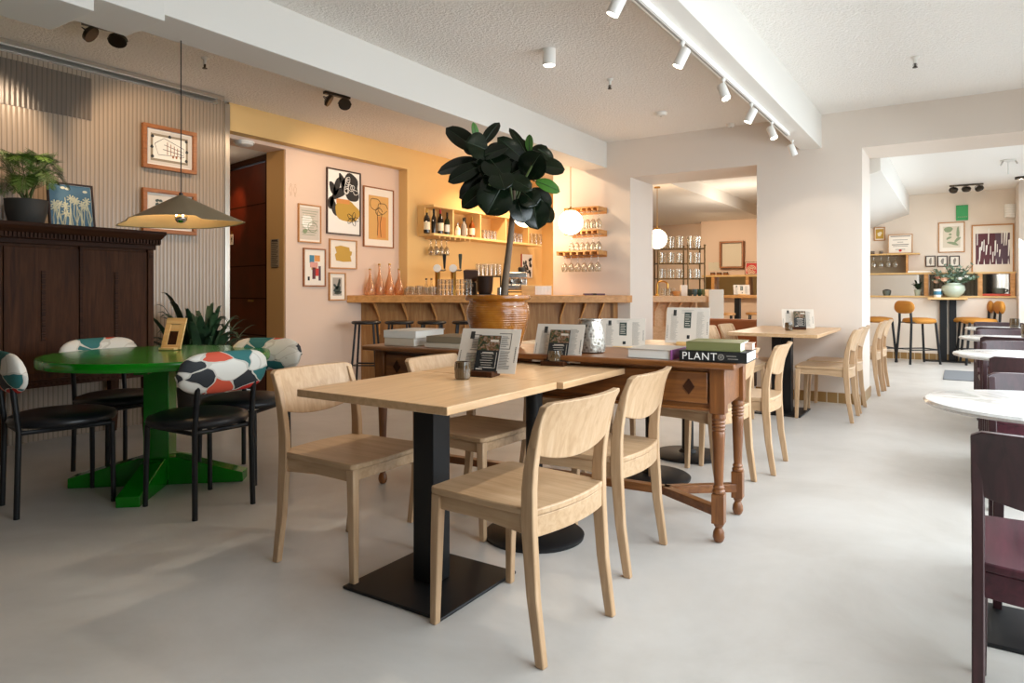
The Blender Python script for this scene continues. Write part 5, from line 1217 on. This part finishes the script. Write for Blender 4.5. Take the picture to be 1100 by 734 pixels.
shape(t, 'plum_ink', rect(-.40 * w, .06 * w, -.30 * h, .32 * h), 1, 'print'); shape(t, 'violet_ink', rect(.06 * w, .40 * w, -.30 * h, .32 * h), 1, 'print'); r_ = random.Random(2)
for k in range(15):
    x = (-.37 + .052 * k) * w; z0 = r_.uniform(-.28, .10) * h; L_ = r_.uniform(.12, .34) * h
    shape(t, 'paper_white', [(x, z0), (x + .022 * w, z0 + .01), (x + (.03 + r_.uniform(-.01, .03)) * w, z0 + L_), (x + .004 * w, z0 + L_ * .96)], 2, 'brush_stroke')
for k in range(6): x = (-.35 + .14 * k) * w; shape(t, 'paper_white', [(x, -.30 * h), (x + .03 * w, -.30 * h), (x + .015 * w, -.18 * h)], 2, 'brush_stroke')
for k, (x0, x1) in enumerate(((994.2, 1005), (1007, 1018), (1020, 1031))):
    t, w, h = hallpic('small_black_frame', 'small black-framed sketch on the far hall wall, %s in the row of three' % ('first', 'middle', 'last')[k], (x0, 275, x1, 286.5), 'frame_dark', 'small black frames in a row'); shape(t, 'ink_grey', circ(0, 0, .14 * w, .3 * h, 12, .3, k), 2, 'sketch')
a, b = xF(1027, 221), xF(1040, 236.5)
gs = thing('green_sign', 'plain green rectangular sign high on the far hall wall', 'sign', ((a.x + b.x) / 2, YF - .001, (a.z + b.z) / 2)); w_, h_ = (b.x - a.x) / 2, (a.z - b.z) / 2
MB().box(-w_, w_, -.02, 0, -h_, h_).build('board', 'poster_green', gs, .004); mb = MB()
for k in range(6): mb.box(-w_ * .7 + .022 * k, -w_ * .7 + .022 * k + .014, -.0215, -.02, -h_ * .62, -h_ * .5)
mb.build('printed_text', 'sage_ink', gs)
q = xF(1085, 227); wl = thing('wall_lamp', 'white half-round slatted wall lamp beside the far hall corner', 'wall lamp', (q.x, YF - .001, q.z))
MB().lathe([(.02, -.10), (.07, -.10), (.072, .10), (.02, .10)], (0, -.065, 0), 24).build('shade', 'white_enamel', wl, .002); mb = MB()
for k in range(5): mb.lathe([(.074, -.08 + .038 * k), (.076, -.076 + .038 * k), (.076, -.062 + .038 * k), (.074, -.058 + .038 * k)], (0, -.065, 0), 24)
mb.build('slat', 'white_plastic', wl); MB().box(-.03, .03, -.02, 0, -.05, .05).build('bracket', 'white_plastic', wl)
# high table with vase
p = P(1018, 320, 10.75); hx, hy = p.x, p.y + .0
h2 = thing('high_table', 'high wooden table on black twin posts by the far hall ledge', 'high table', (hx, hy, 0)); HT = 1.005
MB().box(-.26, .26, -.26, .24, HT - .035, HT).build('tabletop', 'pale_wood', h2, .003)
MB().box(-.105, -.01, -.04, .04, .012, HT - .04).build('post', 'black_steel', h2, .003); MB().box(.02, .115, -.04, .04, .012, HT - .04).build('post', 'black_steel', h2, .003)
MB().box(-.30, .30, -.22, .20, 0, .014).build('base_plate', 'black_iron', h2, .003); MB().box(-.22, .22, -.16, .16, HT - .045, HT - .035).build('mounting_plate', 'black_iron', h2)
q = P(1024, 318, 10.62); va = thing('flower_vase', 'round celadon vase with eucalyptus and peach flowers on the high hall table', 'vase of flowers', (q.x, q.y, HT + .0005))
MB().lathe([(.085, 0), (.10, .01), (.165, .08), (.19, .14), (.175, .20), (.12, .235), (.115, .255), (.105, .255), (.11, .23), (.16, .19), (.001, .15)], n=44).build('vase', 'plaster_pot', va)
st = MB(); fo = MB(); r_ = random.Random(12); tips = []
for k in range(60):
    az = r_.uniform(0, 2 * pi); el = r_.uniform(.15, 1.3); L = r_.uniform(.18, .42); d_ = Vector((cos(az) * cos(el), sin(az) * cos(el) * .7, sin(el))); b0 = Vector((r_.uniform(-.06, .06), r_.uniform(-.06, .06), .22)); e = b0 + d_ * L; e.z -= .10 * (L ** 2) * 4 * cos(el)
    e = e * 1.1
    st.tube([tuple(b0), tuple((b0 + e) / 2 + Vector((0, 0, .02))), tuple(e)], .003, 4); tips.append(e)
    for j in range(10):
        c_ = b0.lerp(e, .3 + .07 * j) + Vector((0, 0, .01)); n1 = Vector((r_.uniform(-1, 1), r_.uniform(-1, 1), r_.uniform(-.4, 1))).normalized(); n2 = n1.cross(Vector((.3, .2, 1))).normalized(); s_ = r_.uniform(.024, .042)
        fo.add([tuple(c_), tuple(c_ + n1 * s_ + n2 * s_ * .6), tuple(c_ + n1 * s_ * 2), tuple(c_ + n1 * s_ - n2 * s_ * .6)], [(0, 1, 2, 3)])
st.build('stem', 'leaf_stem', va); fo.build('foliage', 'eucalyptus', va, 0, 0, recalc=False)
def bloom(c_, r__, m_):
    mb = MB()
    for lay in range(3):
        for k in range(6):
            a = k * pi / 3 + lay * .5; q = Vector(c_); d_ = Vector((cos(a), sin(a), .35 + .5 * lay)).normalized(); s_ = Vector((-sin(a), cos(a), 0)); rr_ = r__ * (1 - .22 * lay)
            mb.loft([[tuple(q + d_ * rr_ * t_ + s_ * rr_ * .45 * sin(pi * min(.98, t_ + .1)) * u_ + Vector((0, 0, rr_ * .12 * (1 - u_ * u_)))) for u_ in (-1, 0, 1)] for t_ in (.05, .4, .75, 1.0)], False, False)
    mb.lathe([(.001, -r__ * .35), (r__ * .5, -r__ * .1), (r__ * .55, r__ * .2), (r__ * .3, r__ * .5), (.001, r__ * .55)], tuple(c_), 12); mb.build('flower', m_, va)
for c_, r__, m_ in (((-.14, -.12, .30), .07, 'peach_flower'), ((-.24, -.05, .34), .05, 'rose_flower'), ((-.02, -.14, .33), .045, 'sage_ink'), ((-.27, .0, .27), .055, 'peach_flower'), ((.10, -.12, .32), .05, 'paper_white'), ((.2, -.05, .36), .04, 'paper_white')): bloom(c_, r__ * 1.25, m_)
va.scale = (.85, .85, .88)
q = P(1007, 319, 10.68); jr = thing('patterned_pot', 'small white pot with blue marks beside the celadon vase', 'pot', (q.x, q.y, HT + .0005)); MB().lathe([(.045, 0), (.05, .01), (.052, .13), (.047, .13), (.045, .02), (.001, .02)], n=24).build('pot', 'paper_white', jr); MB().lathe([(.0525, .04), (.053, .045), (.053, .09), (.0525, .095)], n=24, caps=False).build('blue_band', 'blue_ink', jr)
# things on the ledge
LZ = 1.0285
q = xF(986, 312, YF - .13); lv = thing('ledge_plant', 'small leafy plant in a pale pot on the ledge, reflected in the mirror', 'potted plant', (q.x, YF - .13, LZ)); MB().lathe([(.04, 0), (.055, .10), (.05, .10), (.001, .09)], n=20).build('pot', 'plaster_pot', lv); fo = MB(); r_ = random.Random(6)
for k in range(26): strap(fo, (0, 0, .09), r_.uniform(0, 6.28), r_.uniform(.10, .20), .016, r_.uniform(.5, 1.1), .04, 0, 6)
fo.build('foliage', 'aspidistra_leaf', lv, 0, 60, recalc=False)
q = xF(952, 314, YF - .13); lc = thing('stone_bowl', 'small grey stone cup on the ledge before the mirror', 'cup', (q.x, YF - .13, LZ)); MB().lathe([(.04, 0), (.055, .05), (.055, .085), (.05, .085), (.045, .03), (.001, .02)], n=20).build('body', 'stone_cup', lc); MB().lathe([(.045, .085), (.05, .088), (.02, .10), (.001, .105)], n=20).build('lid', 'ink', lc)
q = xF(1070, 316, YF - .13); rt = thing('red_tray', 'flat red tray on the ledge under the plum print', 'tray', (q.x, YF - .14, LZ)); MB().box(-.20, .20, -.09, .09, 0, .022).build('base', 'red_tray', rt, .004); MB().box(-.20, .20, -.09, -.08, .022, .034).box(-.20, .20, .08, .09, .022, .034).build('rim', 'red_tray', rt, .002)
q = xF(1073, 308, YF - .13); sc_ = thing('stone_cup', 'round grey stone mug standing on the red tray', 'mug', (q.x, YF - .14, LZ + .0225)); MB().lathe([(.06, 0), (.078, .03), (.078, .09), (.066, .10), (.06, .09), (.07, .04), (.001, .02)], n=28).build('body', 'stone_cup', sc_); MB().tube([(.075, 0, .08), (.11, 0, .075), (.115, 0, .05), (.075, 0, .03)], .008, 8).build('handle', 'stone_cup', sc_)
q = xF(989, 294, YF - .12); bb = thing('lying_book', 'pale book lying on the upper hall shelf next to the shelf box', 'book', (q.x, YF - .12, 1.3985)); MB().box(-.19, .17, -.09, .09, 0, .004).box(-.19, .17, -.09, .09, .034, .038).box(-.19, -.186, -.09, .09, 0, .038).build('cover', 'ochre_ink', bb, .001); MB().box(-.186, .165, -.085, .085, .004, .034).build('pages', 'pages', bb)
# mustard bar stools (front towards local +x)
def mustard():
    t = thing('mustard_stool', '', 'bar stool', (0, 0, 0), 0, 'mustard bar stools at the far hall table')
    MB().lathe([(.17, .675), (.21, .69), (.218, .72), (.20, .755), (.10, .772), (.001, .775)], (.02, 0, 0), 36).build('seat', 'mustard', t, 0, 60)
    for s in (-1, 1):
        MB().tube([(.22, s * .17, 0), (.17, s * .14, .70)], .017, 8).build('leg', 'black_steel', t)
        MB().tube([(-.23, s * .16, 0), (-.19, s * .13, .70), (-.20, s * .12, .93)], .017, 8).build('leg', 'black_steel', t)
    MB().tube([(.207, -.162, .24), (.207, .162, .24), (-.215, .152, .24), (-.215, -.152, .24), (.207, -.162, .24)], .010, 8).build('footrest', 'black_steel', t)
    MB().tube([(.17, -.14, .69), (.17, .14, .69), (-.19, .13, .69), (-.19, -.13, .69), (.17, -.14, .69)], .010, 8).build('seat_frame', 'black_steel', t)
    rings = []
    for k in range(19):
        u = max(-.999, min(.999, -1 + 2 * k / 18)); e = max(.06, (1 - abs(u) ** 3.5) ** .5); y = u * .215
        rings.append([(-.205 - .02 * (1 - u * u) + .045 * e * cos(2 * pi * j / 14), y, 0.95 + .11 * e * sin(2 * pi * j / 14)) for j in range(14)])
    MB().loft(rings).build('backrest', 'mustard', t, 0, 70); return t
ms = mustard(); q = at(986, 390.5, 0); ms.location = (q.x, q.y, 0); ms.rotation_euler.z = radians(38); ms.scale = (1.05, 1.05, .905); ms['label'] = 'mustard bar stool standing alone beside the black twin posts'
q = at(941, 388, 0); dup(ms, (q.x, q.y, 0), radians(30), 'mustard bar stool half hidden by the white jamb')
q = at(1054, 392, 0); dup(ms, (q.x, q.y, 0), radians(180 + 12), 'mustard bar stool behind the plum chairs, closer to the flower vase')
q = at(1043, 389, 0); dup(ms, (q.x, q.y, 0), radians(180 + 12), 'mustard bar stool behind the plum chairs, closer to the hall corner')
a, b = at(1012, 412, 0), at(1046, 397, 0)
rug = MB().box(-.42, .42, -.58, .58, .0, .010).build('door_mat', 'rug_grey', None, .003, loc=((a.x + b.x) / 2 + .25, (a.y + b.y) / 2, .0005)); tag(rug, 'flat grey door mat on the hall floor before the mustard stools', 'mat')

# ================================================================== LIGHT, SKY, CAMERA
W = bpy.data.worlds.new('sky'); SC.world = W; W.use_nodes = True
bg = W.node_tree.nodes['Background']; bg.inputs['Color'].default_value = (.80, .90, 1.0, 1); bg.inputs['Strength'].default_value = 2.0
def area(name, loc, sx, sy, direction, power, col, spread=180):
    l = bpy.data.lights.new(name, 'AREA'); l.shape = 'RECTANGLE'; l.size = sx; l.size_y = sy; l.energy = power; l.color = col; l.spread = radians(spread)
    o = bpy.data.objects.new(name, l); COL.objects.link(o); o.location = loc
    o.rotation_euler = Vector(direction).to_track_quat('-Z', 'Z').to_euler(); return o
DAY = (.85, .925, 1.0)
for k, (a, b_) in enumerate(wins):
    area('window_daylight', (1.16, (a + b_) / 2, 1.48), b_ - a, 2.15, (-1, 0, -1.15), (82, 80, 62, 62, 62)[k] * WIN, DAY, 180)
    area('ceiling_bounce_fill', (1.14, (a + b_) / 2, .75), b_ - a, .7, (-1, 0, .75), (15, 16, 14, 8, 8)[k] * WIN, (.97, .98, 1.0), 180)  # upward fill added at each window to brighten the ceilings
def spot(name, loc, target, power, ang=70, blend=.6, col=(1, .78, .52), r=.04):
    l = bpy.data.lights.new(name, 'SPOT'); l.energy = power; l.spot_size = radians(ang); l.spot_blend = blend; l.color = col; l.shadow_soft_size = r
    o = bpy.data.objects.new(name, l); COL.objects.link(o); o.location = loc; o.rotation_euler = (Vector(target) - Vector(loc)).to_track_quat('-Z', 'Y').to_euler(); return o
def point(name, loc, power, col=(1, .76, .54), r=.1):
    l = bpy.data.lights.new(name, 'POINT'); l.energy = power; l.color = col; l.shadow_soft_size = r
    o = bpy.data.objects.new(name, l); COL.objects.link(o); o.location = loc; return o
WARM = (1, .74, .50)
spot('twin_lamp_light', (-4.85, 2.25, 2.74), (-5.7, 1.75, 1.9), 42, 80, .5, WARM); spot('twin_lamp_light', (-4.78, 2.42, 2.74), (-5.7, 3.35, 2.0), 42, 80, .6, WARM)
spot('twin_lamp_light', (-4.75, 4.2, 2.74), (-5.75, 3.7, 1.9), 22, 60, .6, WARM); spot('twin_lamp_light', (-4.7, 4.38, 2.74), (-5.84, 5.5, 1.6), 40, 95, .8, WARM)
point('cone_lamp_light', (C0.x + RV.x * .07 - DV.x * .05, C0.y + RV.y * .07 - DV.y * .05, zr + .075), 2.2, WARM, .02); point('cone_lamp_light', (C0.x - RV.x * .07 - DV.x * .05, C0.y - RV.y * .07 - DV.y * .05, zr + .075), 2.2, WARM, .02)
for x, y, z, e in ((-3.85, 7.21, 1.86, 6), (-4.55, 7.2, 1.92, 8)): point('globe_light', (x, y - .25, z - .2), e, WARM, .14)
spot('bar_warm_spot', (-4.9, 7.6, 2.8), (-5.3, 7.6, 1.0), 110, 120, .8, WARM); spot('bar_warm_spot', (-5.0, 8.7, 2.8), (-5.4, 8.6, 1.2), 80, 120, .8, WARM); spot('bar_warm_spot', (-4.3, 6.6, 2.8), (-3.7, 7.4, 1.6), 40, 110, .8, WARM)  # warm spots aimed at bar wall and pier, with no fixture modelled
point('corridor_light', (-6.6, 4.15, 2.42), 2.5, WARM, .08); spot('corridor_spot', (-6.7, 4.25, 2.5), (-6.95, 4.85, 2.0), 22, 42, .8, (1, .55, .25))
p_ = P(590, 62, (CH - H) * FOC / (53 - HY)); spot('cylinder_light', (p_.x, p_.y, H - .13), (p_.x, p_.y, 0), 10, 70, .7, (1, .86, .68))
for (px, py, _), tgt in zip(spots, ((-1.75, 2.05, .7), (-1.8, 2.7, .7), (-1.75, 7.2, .75), (-2.5, 7.4, 1.0), (-1.12, 7.4, 1.15), (-1.5, 7.4, 1.0))):
    q = onX(px, py, TX); spot('track_light', (TX - (.09 if tgt[0] < -2 else -.07), q.y, TH - .27), tgt, 30 if tgt[2] == .7 else 16 if tgt[0] > -1.4 else 6, 62 if tgt[0] > -1.4 else 55, .35 if tgt[0] > -1.4 else .7, (1, .88, .72))
point('globe_light', (-3.75, 9.5, 1.75), 14, WARM, .14); spot('back_room_fill', (-4.2, 12.6, 2.4), (-4.2, 15.2, 1.0), 150, 95, .8, (1, .80, .55)); spot('back_room_fill', (-3.3, 9.8, 2.5), (-3.6, 11.0, .9), 40, 80, .8, (1, .8, .55))  # the two back room spots are added fill, no fixture there
point('back_room_fill_point', (-3.0, 11.6, 2.1), 26, (1, .88, .72), .15); spot('hall_light', (-.1, 11.5, 2.6), (-.3, 13.0, 1.5), 8, 110, .8, (1, .84, .64)); spot('hall_light', (.3, 11.7, 2.6), (.3, 13.0, 1.7), 5, 110, .8, (1, .84, .64))  # back room point is added fill to brighten the whole room
cam = bpy.data.cameras.new('camera'); co = bpy.data.objects.new('camera', cam); COL.objects.link(co)
cam.sensor_width = 36; cam.sensor_fit = 'HORIZONTAL'; cam.lens = FOC / 1100 * 36; cam.shift_y = -(367 - HY) / 1100; cam.clip_start = .05
co.location = (0, 0, CH); co.rotation_euler = (radians(90), 0, YAW); SC.camera = co
vs_ = SC.view_settings; vs_.view_transform = 'Standard'; vs_.look = 'None'; vs_.exposure = EXPO; vs_.gamma = 1; vs_.use_curve_mapping = False
SC.cycles.use_denoising = True; SC.cycles.caustics_reflective = False; SC.cycles.caustics_refractive = False
SC.cycles.max_bounces = 10; SC.cycles.transparent_max_bounces = 24; SC.cycles.diffuse_bounces = 5; SC.cycles.sample_clamp_indirect = 6
